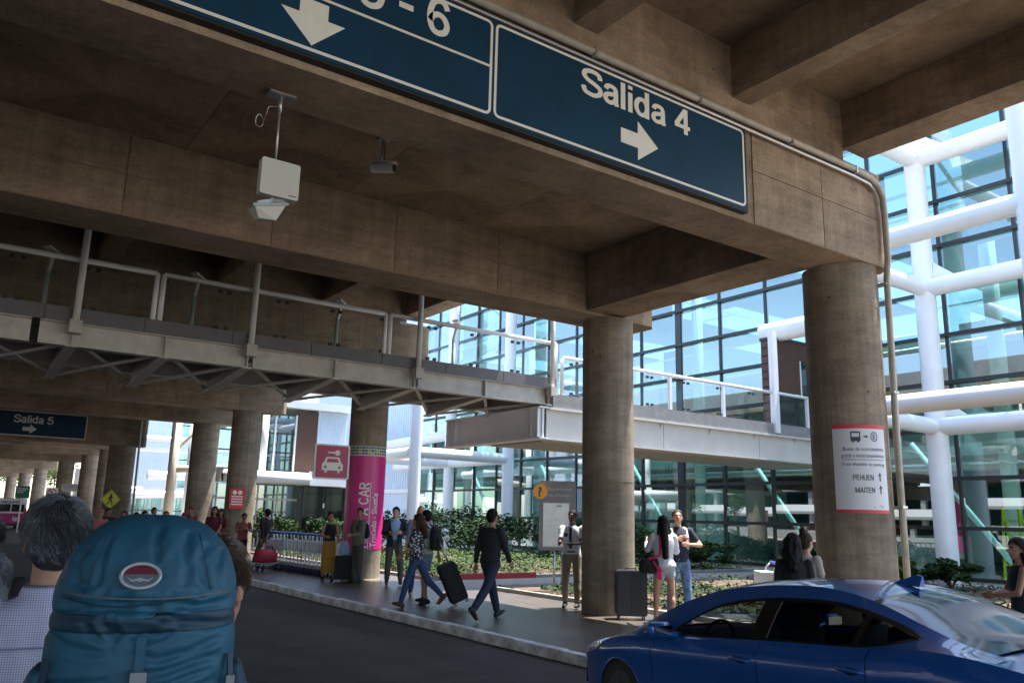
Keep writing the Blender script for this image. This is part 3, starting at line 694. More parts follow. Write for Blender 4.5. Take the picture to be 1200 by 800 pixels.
# ------------------------------------------------ entrance pavilion at left
pv = thing('entrance_pavilion', (14.5, 38, .1), 'two storey entrance pavilion with white canopy, glass doors and dark vestibule', 'building')
Y = 38.0
MB().box((10.8, Y - 1.15, 3.0), (17.0, Y, 3.55)).build('canopy', STEELW, pv)
MB().tube([(10.8, Y - 1.15, 3.27), (14.7, Y - 1.15, 3.27)], .28, 14).build('canopy_edge', STEELW, pv, True)
MB().box((14.72, Y - 1.3, 2.98), (17.0, Y - 1.15, 3.62)).build('canopy_fascia', STEELW, pv)
for x0, x1 in ((10.9, 11.8), (11.83, 12.73), (12.76, 13.66), (13.69, 14.6)):
    MB().box((x0, Y - .02, .12), (x1, Y, 2.28)).build('door_leaf', GLF, pv)
    MB().box((x0, Y - .02, 2.36), (x1, Y, 2.95)).build('transom_pane', GLF, pv)
    b = MB(); b.box((x0 - .03, Y - .06, .1), (x0 + .03, Y + .04, 2.97)); b.build('door_frame', STEELB, pv)
MB().box((10.8, Y - .09, 2.27), (14.66, Y + .05, 2.36)).build('door_header', STEELB, pv)
MB().box((14.70, Y - .6, .1), (16.95, Y - .55, 2.96)).build('dark_pane', mat('black glazing', (.01, .011, .012), .06), pv)
for x in (14.68, 15.82, 16.93): MB().box((x, Y - .64, .1), (x + .05, Y - .601, 2.97)).build('vestibule_frame', DARKM, pv)
MB().box((14.64, Y - .6, .1), (14.675, Y, 2.96)).build('vestibule_side', DARKM, pv)
b = MB(); b.box((15.7, Y - .66, 1.98), (15.78, Y - .652, 2.2)); b.build('wall_logo', WHITE, pv)
MB().box((10.8, Y + .02, 3.56), (14.4, Y + .06, 6.3)).build('upper_glass', GLF, pv)
for z in (3.6, 4.45, 5.35, 6.25): MB().box((10.8, Y - .05, z), (14.4, Y + .01, z + .06)).build('window_bar', DARKM, pv)
for x in (12.2, 13.3, 14.30): MB().box((x, Y - .06, 3.56), (x + .08, Y + .015, 6.3)).build('window_post', STEELW, pv)
for x in (12.75,): MB().tube([(x, Y - .35, 3.5), (x, Y - .35, 6.4)], .16, 12).build('round_post', STEELW, pv, True)
MB().box((14.42, Y - .02, 3.56), (15.42, Y + .08, 6.45)).build('brown_panel', WOOD, pv)
b = MB(); b.box((15.44, Y, 3.63), (16.98, Y + .1, 6.6))
b.build('metal_panel', CLAD, pv)
b = MB()
for k in range(12): b.box((15.46 + k * .127, Y - .03, 3.63), (15.52 + k*.127, Y - .001, 6.6))
b.build('panel_ribs', CLAD, pv)
MB().box((10.8, Y - .4, 6.62), (17.0, Y + .2, 6.95)).build('roof_fascia', STEELW, pv)
MB().box((12.2, Y + .21, 6.62), (17.0, 44, 6.9)).build('roof', STEELB, pv)
MB().box((16.9, Y + .2, .1), (17.0, 44, 6.6)).build('side_wall', CLAD, pv)
MB().box((13.2, 43.8, .1), (17, 44, 6.6)).build('back_wall', INW, pv)
MB().tube([(17.06, Y - 1.2, .1), (17.06, Y - 1.2, 7.2)], .07, 10).build('downpipe', STEELW, pv, True)

# ------------------------------------------------ far terminal wing, left background
fw = thing('terminal_wing', (16, 70, .1), 'distant pale blue clad wing of the terminal between the left columns', 'building')
MB().box((12.9, 70, 2.9), (16.3, 80, 9.6)).build('clad_wall', CLAD, fw)
b = MB()
for k in range(17): b.box((12.95 + k*.2, 69.95, 3.0), (13.03 + k*.2, 69.999, 9.5))
b.build('corrugation', CLAD, fw)
MB().box((16.32, 71, .3), (30, 71.1, 9.6)).build('glass_wall', GLF, fw)
for z in (.3, 1.6, 2.9, 4.3, 5.7, 7.1, 8.5): MB().box((11.0, 69.8, z), (30, 69.94, z + .07)).build('window_bar', DARKM, fw) if z < 3 else MB().box((16.32, 70.8, z), (30, 70.94, z + .07)).build('window_bar', DARKM, fw)
MB().box((12.9, 70.4, .1), (16.3, 70.5, 2.85)).build('glass_wall', GLF, fw)
for k in range(8): MB().box((12.9 + k*.5, 70.2, .1), (12.95 + k*.5, 70.3, 2.85)).build('window_post', STEELB, fw)
MB().box((10.9, 80, .1), (34, 80.3, 5)).build('back_wall', mat('sunlit wall', (.7, .72, .72), .6), fw)
t = tube_frame('tube_frame', (13, 64, .1), 'white tubular frame in front of the distant pale blue wing', [
    ('post', (11.9, 66, .1), (11.9, 66, 9.9), .45), ('post', (11.2, 72, .1), (11.2, 72, 9.9), .35), ('post', (18.0, 66, .1), (18.0, 66, 9.9), .4),
    ('rail_tube', (11.9, 66, 6.9), (18, 66, 6.9), .26), ('rail_tube', (11.9, 66, 6.15), (18, 66, 6.15), .22), ('rail_tube', (13.8, 66, 4.2), (18, 66, 4.3), .35), ('rail_tube', (11.9, 66, 3.1), (18, 66, 3.1), .28), ('rail_tube', (9.2, 72, 3.2), (11.9, 66, 3.1), .3), ('rail_tube', (12.2, 62, 2.7), (17.4, 62, 2.9), .24)])
TAN = mat('tan steel', (.50, .42, .33), .6, var=.1)
t = thing('braced_post', (11.75, 50, .1), 'beige round post with a diagonal brace between the left concrete columns', 'post')
MB().tube([(11.75, 50, .1), (11.75, 50, 7.6)], .26, 14).build('post', TAN, t, True)
MB().tube([(11.75, 50, 5.0), (13.8, 50, 7.4)], .09, 8).build('brace', TAN, t, True)
MB().tube([(11.75, 50, 4.0), (15.5, 50, 4.25)], .22, 10).build('side_arm', TAN, t, True)
for k, (x, y, r) in enumerate(((14.2, 55.5, .32), (14.9, 47.0, .28))):
    o = single(MB().tube([(x, y, .1), (x, y, 8.6)], r, 14), 'white_post', STEELW, (x, y, .1), ['white round post seen right of the beige braced post', 'white round post seen between the concrete columns left of the pavilion'][k], 'post', smooth=True)
g = MB(); g.box((-30, 230, 0), (60, 231, 9))
# green far away at the end of the road
def leaf_cloud(mb, c, rad, n, sz, rnd, flat=1.0):
    for _ in range(n):
        u = Vector((rnd.gauss(0,1), rnd.gauss(0,1), rnd.gauss(0,1))).normalized() * (rnd.random() ** .45)
        p = Vector(c) + Vector((u.x*rad[0], u.y*rad[1], u.z*rad[2]))
        a = Vector((rnd.gauss(0,1), rnd.gauss(0,1), rnd.gauss(0,.6)*flat)).normalized(); b_ = a.cross(Vector((rnd.gauss(0,1), rnd.gauss(0,1), rnd.gauss(0,1)))).normalized()
        s_ = sz * rnd.uniform(.6, 1.3)
        mb.add([p - a*s_, p - b_*s_*.45, p + a*s_, p + b_*s_*.45], [(0,1,2,3)])
def tree(x, y, h, label, seed, group=None, m=LEAF):
    rnd = random.Random(seed); t = thing('tree', (x, y, 0), label, 'tree', group)
    b = MB(); b.tube([(x, y, 0), (x+.1, y, h*.3), (x+.05, y+.1, h*.62)], [.22, .16, .07], 8)
    for k in range(6):
        a = rnd.uniform(0, 6.28); b.tube([(x+.08, y, h*(.3+.04*k)), (x + math.cos(a)*h*.2, y + math.sin(a)*h*.2, h*(.55+.05*k))], [.08, .03], 6)
    b.build('trunk', BARK, t, True)
    c = MB()
    for k in range(14):
        a = rnd.uniform(0, 6.28); r = rnd.uniform(0, h*.28); leaf_cloud(c, (x + math.cos(a)*r, y + math.sin(a)*r, h*rnd.uniform(.45, .92)), (h*.13, h*.13, h*.09), 110, h*.022, rnd)
    c.build('crown', m, t)
for i, (x, y, h) in enumerate(((-4, 165, 12), (3, 185, 13), (9, 176, 11), (15, 190, 14), (-12, 180, 13), (24, 205, 15))):
    tree(x, y, h, ['leftmost but one', 'nearest', 'smallest', 'second tallest', 'leftmost', 'tallest and farthest'][i] + ' of the green trees in the sunlight at the end of the road', i, 'trees at the far end of the road', LEAF2)

# unseen building and trees added across the road to break up the glass reflections
pk_ = thing('reflection_building', (-52, 20, 0), 'open sided concrete parking building added unseen across the road for reflections in the glass', 'building')
for z in (0.0, 3.1, 6.2, 9.3):
    MB().box((-66, -60, z), (-50, 120, z + .35)).build('floor_slab', CONCG, pk_)
    if z < 9: MB().box((-50.2, -60, z + .351), (-50, 120, z + 1.25)).build('parapet_band', WHITE if z else CONCG, pk_)
for k in range(23): MB().box((-50.9, -59 + k*8.1, .35), (-50.3, -58.4 + k*8.1, 9.3)).build('pillar', CONCG, pk_)
MB().box((-66, -60, .35), (-65.7, 120, 9.3)).build('back_wall', mat('dark wall', (.05, .05, .05), .8), pk_)
rr = random.Random(77)
for k in range(9):
    y = -30 + k*15 + rr.uniform(-3, 3)
    tree(-44 + rr.uniform(-2, 2), y, rr.uniform(7, 10), ['second', 'third', 'fourth', 'fifth', 'sixth', 'seventh', 'eighth', 'ninth', 'last'][k] + ' street tree in the unseen row added before the parking building for glass reflections', 100 + k, 'street trees added unseen for reflections', LEAF if k % 2 else LEAF2)

# ================================================================== PLANTING
def shrub(x, y, r, h, label, seed, m):
    rnd = random.Random(seed); t = thing('shrub', (x, y, .15), label, 'shrub', 'shrubs in front of the glass')
    b = MB()
    for k in range(7):
        a = rnd.uniform(0, 6.28); b.tube([(x, y, .15), (x + math.cos(a)*r*.5, y + math.sin(a)*r*.5, h*.75)], [.03, .012], 5)
    b.build('stems', BARK, t)
    c = MB()
    for k in range(int(12 + r*11)):
        a = rnd.uniform(0, 6.28); q = r * math.sqrt(rnd.random())
        leaf_cloud(c, (x + math.cos(a)*q, y + math.sin(a)*q, .15 + h*rnd.uniform(.3, .92)*(1 - .25*q/r)), (r*.3, r*.3, h*.14), 85, .085, rnd, .5)
    c.build('foliage', m, t)
sp = [(20.5, 33.5, 1.5, 2.3), (21.8, 31.3, 1.3, 1.9), (20.2, 30.2, 1.2, 1.7), (22.6, 29.0, 1.4, 1.9), (22.4, 26.6, 1.2, 1.6), (22.9, 24.4, 1.2, 1.5), (22.9, 22.3, 1.0, 1.3), (23.2, 20.6, .8, 1.1),
      (18.2, 34.6, 1.3, 2.0), (16.2, 35.3, 1.1, 1.7), (14.2, 34.2, 1.0, 1.6), (12.4, 35.0, 1.0, 2.1), (23.0, 15.4, .8, 1.2), (23.3, 13.6, .6, .9), (22.9, 11.7, .7, .9), (15.2, 30.6, .8, 1.1)]
adj = ['tallest dark bush left of the tall white posts', 'dark bush between the white posts', 'round bush just before the white posts', 'wide bush right of the white posts', 'bush behind the walking man in black', 'bush left of the grey map board', 'low bush behind the grey map board', 'small bush at the right end of the far bed',
       'bush behind the man in the dark blazer', 'bush to the right of the magenta column', 'bush just behind the magenta column', 'leafy bush before the dark vestibule', 'bush behind the embracing couple', 'small bright plant left of the right column', 'low bush right of the right column', 'low bush among the ground cover left of centre']
for i, (x, y, r, h) in enumerate(sp): shrub(x, y, r*(1.25 if i < 8 else 1), h*(1.08 if i < 7 else 1.0), adj[i], 40 + i, [LEAF3, LEAF, LEAF3, LEAF][i % 4] if i not in (13,) else LEAF2)
def cover(name, regions, m, seed):
    rnd = random.Random(seed); c = MB()
    for x0, y0, x1, y1, n, h in regions:
        for _ in range(n):
            x = rnd.uniform(x0, x1); y = rnd.uniform(y0, y1)
            if noise.noise(Vector((x*.9, y*.9, seed))) < -.18: continue
            hh = h * (0.6 + .6 * noise.noise(Vector((x*.6, y*.6, 3.1)))); p = Vector((x, y, .15 + rnd.random()*max(.05, hh)))
            a = Vector((rnd.gauss(0,1), rnd.gauss(0,1), rnd.gauss(0,.35))).normalized(); b_ = a.cross(Vector((rnd.gauss(0,.5), rnd.gauss(0,.5), 1))).normalized(); s_ = rnd.uniform(.03, .07)
            c.add([p - a*s_, p - b_*s_*.5, p + a*s_, p + b_*s_*.5], [(0,1,2,3)])
    stuff(c.build(name, m))
cover('ground_cover', [(11.3, 19.3, 24.4, 34, 26000, .42), (11.3, 19.4, 15, 34, 9000, .4)], LEAF, 3)
cover('ground_cover', [(11.2, 3, 24.3, 16.3, 12000, .22), (11.6, 8, 16, 16.2, 9000, .3)], LEAF3, 9)
cover('ground_cover', [(11.2, 3, 15.5, 10.5, 3500, .45), (11.3, 19.3, 20, 30, 5000, .45)], LEAF2, 12)

# ================================================================== SIGNS AND STREET FURNITURE
def cyl_warp(cx, cy, r, x_mid, z0, px, py, pz, th0=0):
    n = Vector((-cx, -cy, 0)).normalized(); rg = Vector((-n.y, n.x, 0)); rg = Vector((-(-n).y * -1, 0, 0)) if 0 else Vector(((-n).y, -(-n).x, 0))
    def f(v):
        th = th0 + (v.x - x_mid) / r; rad = r + v.z
        p = Vector((cx, cy, 0)) + n * math.cos(th) * rad + rg * math.sin(th) * rad
        return Vector((p.x - px, p.y - py, z0 + v.y - pz))
    return f
def wrapped_patch(name, x0, x1, z0, z1, wf, m, par, n=18, lift=0.):
    vs = []; fs = []
    for k in range(n+1):
        x = x0 + (x1-x0)*k/n
        vs += [wf(Vector((x, z0, lift))), wf(Vector((x, z1, lift)))]
    for k in range(n): fs.append((2*k, 2*k+2, 2*k+3, 2*k+1))
    return MB().add(vs, fs).build(name, m, par, True, sub=False)
# shuttle bus notice on the near column
t = thing('bus_notice', (10.45, 6.5, 1.9), 'white notice with red bands about shuttle buses on the right column', 'notice')
wf = cyl_warp(10.84, 6.83, .531, .38, 1.92, *t['_w'], th0=math.radians(17))
INK = mat('notice ink', (.05, .06, .08), .6)
wrapped_patch('sheet', 0, .76, 0, 1.2, wf, mat('notice sheet', (.62, .62, .66), .35), t)
wrapped_patch('red_band', 0, .76, 1.145, 1.2, wf, RED, t, lift=.001)
wrapped_patch('red_band', 0, .76, 0, .045, wf, RED, t, lift=.001)
def wl(x, z): return lambda v: wf(Vector((v.x + x, v.y + z, .0016 + v.z)))
text('lettering', 'Buses de acercamiento', .078, INK, t, None, ext=.0003, width=.58, warp=wl(.13, .84))
text('lettering', 'gratis a estacionamientos', .078, INK, t, None, ext=.0003, width=.61, warp=wl(.11, .75))
text('lettering', 'Free shuttles to parking', .066, INK, t, None, ext=.0003, width=.60, warp=wl(.11, .635))
wrapped_patch('rule_line', .12, .71, .715, .722, wf, INK, t, lift=.002)
letters('lettering', 'PEHUEN', .075, INK, t, wl(.24, .44), stroke=.13, width=.28)
letters('lettering', 'MAITEN', .075, INK, t, wl(.26, .27), stroke=.13, width=.27)
def wpoly(name, pts, m=INK, lift=.002):
    c = (sum(p[0] for p in pts)/len(pts), sum(p[1] for p in pts)/len(pts)); vs = [wf(Vector((*p, lift))) for p in pts]
    MB().add(vs, [tuple(range(len(pts)))]).build(name, m, t, sub=False)
for z in (.43, .26): wpoly('arrow', [(.61,z),(.63,z),(.63,z+.08),(.655,z+.06),(.62,z+.12),(.585,z+.06),(.61,z+.08)])
wrapped_patch('bus_symbol', .24, .37, .97, 1.105, wf, INK, t, 6, .002)
wrapped_patch('bus_window', .256, .354, 1.03, 1.082, wf, mat('notice sheet', None), t, 6, .0035)
wpoly('bus_wheel', [(.262,.95),(.282,.95),(.282,.971),(.262,.971)]); wpoly('bus_wheel', [(.328,.95),(.348,.95),(.348,.971),(.328,.971)])
wpoly('arrow', [(.41,1.025),(.45,1.025),(.45,1.01),(.475,1.035),(.45,1.06),(.45,1.045),(.41,1.045)])
ring = []
for k in range(28):
    a = 2*PI*k/28; ring.append((.565 + .055*math.cos(a), 1.035 + .068*math.sin(a)))
vs = [wf(Vector((*p, .002))) for p in ring] + [wf(Vector((.565 + (p[0]-.565)*.78, 1.035 + (p[1]-1.035)*.8, .002))) for p in ring]
MB().add(vs, [(k, (k+1) % 28, 28+(k+1) % 28, 28+k) for k in range(28)]).build('circle_symbol', INK, t, sub=False)
text('lettering', 'E', .10, INK, t, None, bold=.015, ext=.0003, warp=wl(.538, 1.0))
wpoly('small_print', [(.50,.075),(.64,.075),(.64,.085),(.50,.085)]); wpoly('small_print', [(.57,.10),(.64,.10),(.64,.105),(.57,.105)])

# magenta wrap on the third column
cx_, cy_, cr = 9.65, 20.2, .50
t = thing('column_wrap', (cx_, cy_, .87), 'magenta vinyl wrap with white RENT A CAR lettering round the left column', 'advertising wrap')
MB().rings([(cx_, cy_, .87, cr+.006, cr+.006), (cx_, cy_, 2.3, cr+.006, cr+.006)], 48, caps=False).build('vinyl', PINK, t, True)
MB().rings([(cx_, cy_, 2.306, cr+.007, cr+.007), (cx_, cy_, 3.42, cr+.007, cr+.007)], 48, caps=False).build('vinyl', PINK, t, True)
wf = cyl_warp(cx_, cy_, cr + .009, 0, .87, *t['_w'])
Rz = Matrix.Rotation(PI/2, 4, 'Z')
def vert(x, z): return lambda v: wf(Vector(((Rz @ v).x + x, (Rz @ v).y + z, v.z)))
letters('lettering', 'RENT A CAR', .27, WHITE, t, vert(.11, .03), stroke=.14, width=1.66)
text('lettering', 'Traslado - Shuttle', .22, WHITE, t, None, bold=.01, ext=.001, width=1.36, warp=vert(.36, .05))
wrapped_patch('rule_line', .135, .15, .02, 1.68, wf, WHITE, t, 2, .001)
wf2 = cyl_warp(cx_, cy_, cr + .012, 0, 3.24, *t['_w'])
wrapped_patch('sticker_strip', -.7, .7, 0, .25, wf2, mat('sticker white', (.6,.62,.58), .5), t, 20)
rr = random.Random(3)
for k in range(16):
    for j in range(3):
        x = -.62 + k*.08; c_ = rr.choice([(.05,.3,.1),(.5,.42,.05),(.5,.03,.03),(.03,.1,.3),(.05,.05,.05),(.02,.25,.2)])
        mm = mat('sticker %d%d' % (int(c_[0]*100), int(c_[1]*100)), c_, .5)
        wrapped_patch('sticker', x, x + .068, .03 + j*.075, .03 + j*.075 + .05, wf2, mm, t, 1, .002)
t = thing('car_rental_sign', (8.4, 19.6, 2.6), 'square magenta sign with white car and key beside the wrapped column', 'sign')
rounded(MB(), 7.92, 2.58, 8.86, 3.45, 19.56, 19.62, .05).build('sign_board', WHITE, t)
rounded(MB(), 7.965, 2.62, 8.815, 3.41, 19.55, 19.558, .04).build('magenta_face', PINKD, t)

y0, y1 = 19.543, 19.548
MB().prism([(8.12,2.80),(8.20,2.80),(8.20,2.74),(8.26,2.74),(8.26,2.80),(8.54,2.80),(8.54,2.74),(8.60,2.74),(8.60,2.80),(8.68,2.80),(8.68,2.95),(8.63,3.0),(8.57,3.13),(8.23,3.13),(8.17,3.0),(8.12,2.95)], y0, y1).build('car_symbol', SIGNW, t)
MB().prism([(8.27,3.09),(8.53,3.09),(8.57,3.0),(8.23,3.0)], 19.540, 19.5425).build('windscreen_symbol', PINKD, t)
for x in (8.21, 8.59): MB().tube([(x, 19.5425, 2.88), (x, 19.540, 2.88)], .035, 14).build('headlight_symbol', PINKD, t)
b = MB(); b.tube([(8.52, 19.548, 3.24), (8.52, 19.543, 3.24)], .07, 16); b.box((8.26, 19.543, 3.225), (8.46, 19.548, 3.26)); b.build('key_symbol', SIGNW, t)
# small red notices
def notice(x, y, z, w_, h, label, rz, face, letters=True):
    t = thing('red_notice', (x, y, z), label, 'notice', world=False, rz=rz)
    MB().box((-w_/2, -.01, 0), (w_/2, 0, h)).build('sheet', face, t)
    b = MB()
    for k in range(4): b.box((-w_*.38, -.013, h*(.18 + .13*k)), (w_*.38, -.0105, h*(.18 + .13*k) + h*.06))
    b.tube([(-w_*.18, -.0105, h*.8), (-w_*.18, -.013, h*.8)], h*.11, 12); b.tube([(w_*.18, -.0105, h*.8), (w_*.18, -.013, h*.8)], h*.11, 12)
    b.build('white_print', WHITE, t)
notice(9.62, 30.86, 1.84, .52, .72, 'small red notice with white symbols fixed low on the left column', -.3, RED)

# grey map board
t = thing('map_board', (12.05, 15.05, .12), 'grey standing map board on two posts with an orange question mark disc', 'map board', world=False, rz=-.675)
for x in (-.06, .12): MB().tube([(x, 0, 0), (x, 0, 1.1)], .028, 10).build('post', GALV, t, True)
MB().box((-.42, -.05, .92), (.42, .05, 2.48)).build('board', GREYP, t)
MB().box((-.33, -.062, 1.0), (.27, -.051, 1.98)).build('map_frame', GALV, t)
MAPM = mat('map sheet', (.62, .64, .62), .12, var=.12, scale=7, col2=(.50, .53, .50))
MB().box((-.31, -.068, 1.02), (.25, -.0625, 1.96)).build('map_sheet', MAPM, t)
b = MB(); rr = random.Random(8)
for k in range(26):
    x = rr.uniform(-.28, .2); z = rr.uniform(1.06, 1.85)
    if rr.random() < .5: b.box((x, -.0695, z), (min(.24, x + rr.uniform(.05, .2)), -.0685, z + .004))
    else: b.box((x, -.0695, z), (x + .004, -.0685, min(1.93, z + rr.uniform(.05, .2))))
b.build('map_lines', mat('map ink', (.3, .33, .33), .5), t)
MB().box((-.02, -.0695, 1.90), (.1, -.0685, 1.93)).build('map_title', mat('map green', (.08, .25, .12), .5), t)
for x in (-.1, .2): MB().tube([(x, 0, 2.48), (x, 0, 2.53)], .02, 8).build('hook', GALV, t)
pm_ = lambda x, z: plane_m((x, -.053, z), (1,0,0), (0,0,1))
text('lettering', 'Mapa de Santiago', .085, mat('grey lettering', (.42,.41,.40), .5), t, pm_(-.23, 2.27), width=.55, ext=.001)
text('lettering', 'Map of Santiago', .085, mat('grey lettering', None), t, pm_(-.23, 2.13), width=.50, ext=.001)
MB().tube([(-.40, -.05, 2.23), (-.40, -.09, 2.23)], .165, 26).build('orange_disc', mat('orange', (.75, .30, .01), .35), t)
text('question_mark', '?', .30, INK, t, plane_m((-.46, -.092, 2.125), (1,0,0), (0,0,1)), bold=.03, ext=.001)

# yellow pedestrian sign
t = thing('pedestrian_sign', (6.95, 40, .1), 'yellow diamond road sign with black walking figure', 'road sign')
YEW = mat('road sign yellow', (.62, .60, .02), .4)
MB().tube([(6.95, 40.05, .1), (6.95, 40.05, 2.45)], .035, 8).build('pole', GALV, t, True)
c = (6.95, 2.12)
MB().prism([(c[0]-.43,c[1]),(c[0],c[1]-.43),(c[0]+.43,c[1]),(c[0],c[1]+.43)], 39.98, 40.0).build('sign_plate', YEW, t)
o_ = [(c[0]-.40,c[1]),(c[0],c[1]-.40),(c[0]+.40,c[1]),(c[0],c[1]+.40)]; i_ = [(c[0]-.375,c[1]),(c[0],c[1]-.375),(c[0]+.375,c[1]),(c[0],c[1]+.375)]
MB().add([(a, 39.978, b) for a, b in o_ + i_], [(k, (k+1) % 4, 4+(k+1) % 4, 4+k) for k in range(4)]).build('border', INK, t)
b = MB(); b.tube([(c[0]+.02, 39.979, c[1]+.2), (c[0]+.02, 39.972, c[1]+.2)], .045, 12)
def stroke(mb, p, q, wd, y): 
    d = Vector((q[0]-p[0], q[1]-p[1])).normalized(); n = Vector((-d.y, d.x))*wd/2
    mb.prism([(p[0]+n.x,p[1]+n.y),(p[0]-n.x,p[1]-n.y),(q[0]-n.x,q[1]-n.y),(q[0]+n.x,q[1]+n.y)], y-.003, y+.003)
for p, q, wd in (((.01,.16),(-.01,-.02),.09), ((-.01,-.01),(-.12,-.22),.055), ((.0,-.01),(.07,-.12),.055), ((.07,-.12),(.08,-.24),.05), ((.0,.13),(-.12,.02),.035), ((.02,.13),(.12,.05),.035)):
    stroke(b, (c[0]+p[0], c[1]+p[1]), (c[0]+q[0], c[1]+q[1]), wd, 39.975)
b.build('walking_figure', INK, t)
# no parking sign
t = thing('no_parking_sign', (6.98, 60, .1), 'white road sign with crossed red no parking circle', 'road sign')
MB().tube([(6.98, 60.04, .1), (6.98, 60.04, 2.7)], .035, 8).build('pole', GALV, t, True)
MB().box((6.64, 60.0, 2.05), (7.32, 60.02, 2.92)).build('sign_plate', WHITE, t)
MB().tube([(6.98, 60.0, 2.62), (6.98, 59.985, 2.62)], .26, 24).build('red_ring', RED, t)
MB().tube([(6.98, 59.986, 2.62), (6.98, 59.98, 2.62)], .20, 24).build('white_disc', WHITE, t)
letters('letter', 'E', .24, INK, t, (lambda mm: (lambda v: mm @ v))(plane_m((6.90-6.98, 59.978-60, 2.50-.1), (1,0,0), (0,0,1))))
b = MB(); stroke(b, (6.80, 2.80), (7.16, 2.44), .05, 59.97); b.build('red_bar', RED, t)
b = MB(); [b.box((6.72, 59.99, 2.1 + .08*k), (7.24, 59.998, 2.135 + .08*k)) for k in range(3)]; stuff(b.build('small_print', INK, t))
# green board
t = thing('green_board', (5.5, 62, .1), 'small dark green information board over the road in the distance', 'sign')
GRN = mat('sign green', (.01, .14, .07), .5)
MB().box((5.15, 62, 2.25), (5.95, 62.06, 3.0)).build('board', GRN, t); MB().tube([(5.55, 62.1, .1), (5.55, 62.1, 2.3)], .04, 8).build('pole', GALV, t)
b = MB(); [b.box((5.25, 61.99, 2.82 - .12*k), (5.85 - .12*k, 61.999, 2.86 - .12*k)) for k in range(3)]; stuff(b.build('white_print', WHITE, t))

# luggage carts, nested in a row
def luggage_cart():
    t = thing('luggage_cart', (0, 0, .12), 'x', 'luggage cart', 'luggage carts nested in a row', world=False)
    b = MB()
    for s in (-.27, .27):
        b.tube([(s, .35, .16), (s, -.32, .2), (s, -.42, .95), (s*.96, -.50, 1.03)], .016, 7)
    b.tube([(-.27, -.32, .22), (.27, -.32, .22)], .014, 6); b.tube([(-.2, .36, .16), (.2, .36, .16)], .014, 6); b.tube([(-.27, -.38, .6), (.27, -.38, .6)], .012, 6)
    b.build('frame', GALV, t, True)
    b = MB().tube([(-.28, -.5, 1.03), (.28, -.5, 1.03)], .024, 8); b.build('handle', mat('cart handle', (.04,.07,.25), .5), t, True)
    b = MB().box((-.24, -.30, .2), (.24, .33, .225)); b.build('platform', GALV, t)
    b = MB().box((-.25, -.44, .55), (.25, -.40, .84)); b.build('back_panel', mat('cart panel', (.45,.46,.48), .4), t)
    for x, y in ((-.26, -.3), (.26, -.3), (0, .34)): MB().tube([(x-.02, y, .075), (x+.02, y, .075)], .075, 12).build('wheel', mat('cart wheel', (.03,.05,.16), .5), t, True)
    return t
c0 = luggage_cart()
N = 19
for k in range(N):
    c = c0 if k == 0 else copy_tree(c0)
    f_ = k / (N - 1); c.location = (9.05 + (9.3 - 9.05)*f_, 25.4 + (20.95 - 25.4)*f_, .12); c.rotation_euler = (0, 0, PI + random.uniform(-.03, .03))
    c['label'] = ['far end', 'eighteenth', 'seventeenth', 'sixteenth', 'fifteenth', 'fourteenth', 'thirteenth', 'twelfth', 'eleventh', 'tenth', 'ninth', 'eighth', 'seventh', 'sixth', 'fifth', 'fourth', 'third', 'second', 'first'][k] + ' luggage cart of the nested row counted from the magenta column'
cc = copy_tree(c0); cc.location = (8.3, 23.6, .12); cc.rotation_euler = (0, 0, 2.2); cc['label'] = 'loaded luggage cart with a pink bag beside the seated man in red'; del cc['group']
t = thing('travel_bag', (8.35, 23.7, .35), 'crimson pink duffel bag lying on the separate luggage cart', 'bag', world=False, rz=.6)
CRIM = mat('crimson cloth', (.40, .02, .06), .7, var=.2, bump=.4)
MB().rings([(0,0,0,.30,.2),(0,0,.08,.42,.27),(0,0,.22,.43,.27),(0,0,.34,.3,.18),(0,0,.37,.1,.06)], 18).build('body', CRIM, t, True)
MB().tube([(-.2,-.1,.3),(-.1,-.12,.44),(.1,-.12,.44),(.2,-.1,.3)], .015, 6).build('handle', BLACK, t)
# white push cart near the women
wc = copy_tree(c0); wc.location = (10.7, 8.7, .12); wc.rotation_euler = (0,0,.9); del wc['group']; wc['label'] = 'white topped luggage cart standing left of the two women behind the car'
for ch in wc.children:
    if ch.name.startswith('back_panel'): 
        me = bpy.data.meshes.new('basket'); b = MB().box((-.25,-.46,.62),(.25,-.22,.9)); me.from_pydata(b.v, [], b.f); me.materials.append(WHITE); ch.data = me; ch.name = 'basket'

# ---------------------------------------------------------------- ambulance and bus in the distance
av = thing('ambulance', (3.9, 45, 0), 'white and magenta ambulance van seen from behind with AMBULANCIA lettering', 'ambulance')
VW = mat('van white', (.7, .7, .7), .3, coat=.5)
VM = mat('van magenta', (.35, .01, .16), .3, coat=.5)
def loft_box(mb, secs):
    n = len(secs[0]); o = []; fs = []
    for s_ in secs: o += s_
    for i in range(len(secs) - 1):
        for k in range(n): fs.append((i*n+k, i*n+(k+1) % n, (i+1)*n+(k+1) % n, (i+1)*n+k))
    fs.append(tuple(range(n))[::-1]); fs.append(tuple((len(secs)-1)*n + k for k in range(n))); return mb.add(o, fs)
def vsec(y, x0, x1, z0, z1, tp): return [(x0, y, z0), (x1, y, z0), (x1 + .02, y, z0 + (z1-z0)*.5), (x1 - tp*.3, y, z1 - .18), (x1 - tp - .1, y, z1), (x0 + tp + .1, y, z1), (x0 + tp*.3, y, z1 - .18), (x0 - .02, y, z0 + (z1-z0)*.5)]
loft_box(MB(), [vsec(45, 2.85, 4.8, .35, 2.25, .1), vsec(45.1, 2.82, 4.83, .3, 2.3, .08), vsec(49.2, 2.82, 4.83, .3, 2.3, .08), vsec(49.9, 2.85, 4.8, .3, 1.35, .05), vsec(50.3, 2.95, 4.7, .35, 1.1, .05)]).build('body', VW, av)
MB().box((2.86, 44.95, .42), (4.79, 44.998, 1.2)).build('magenta_panel', VM, av)
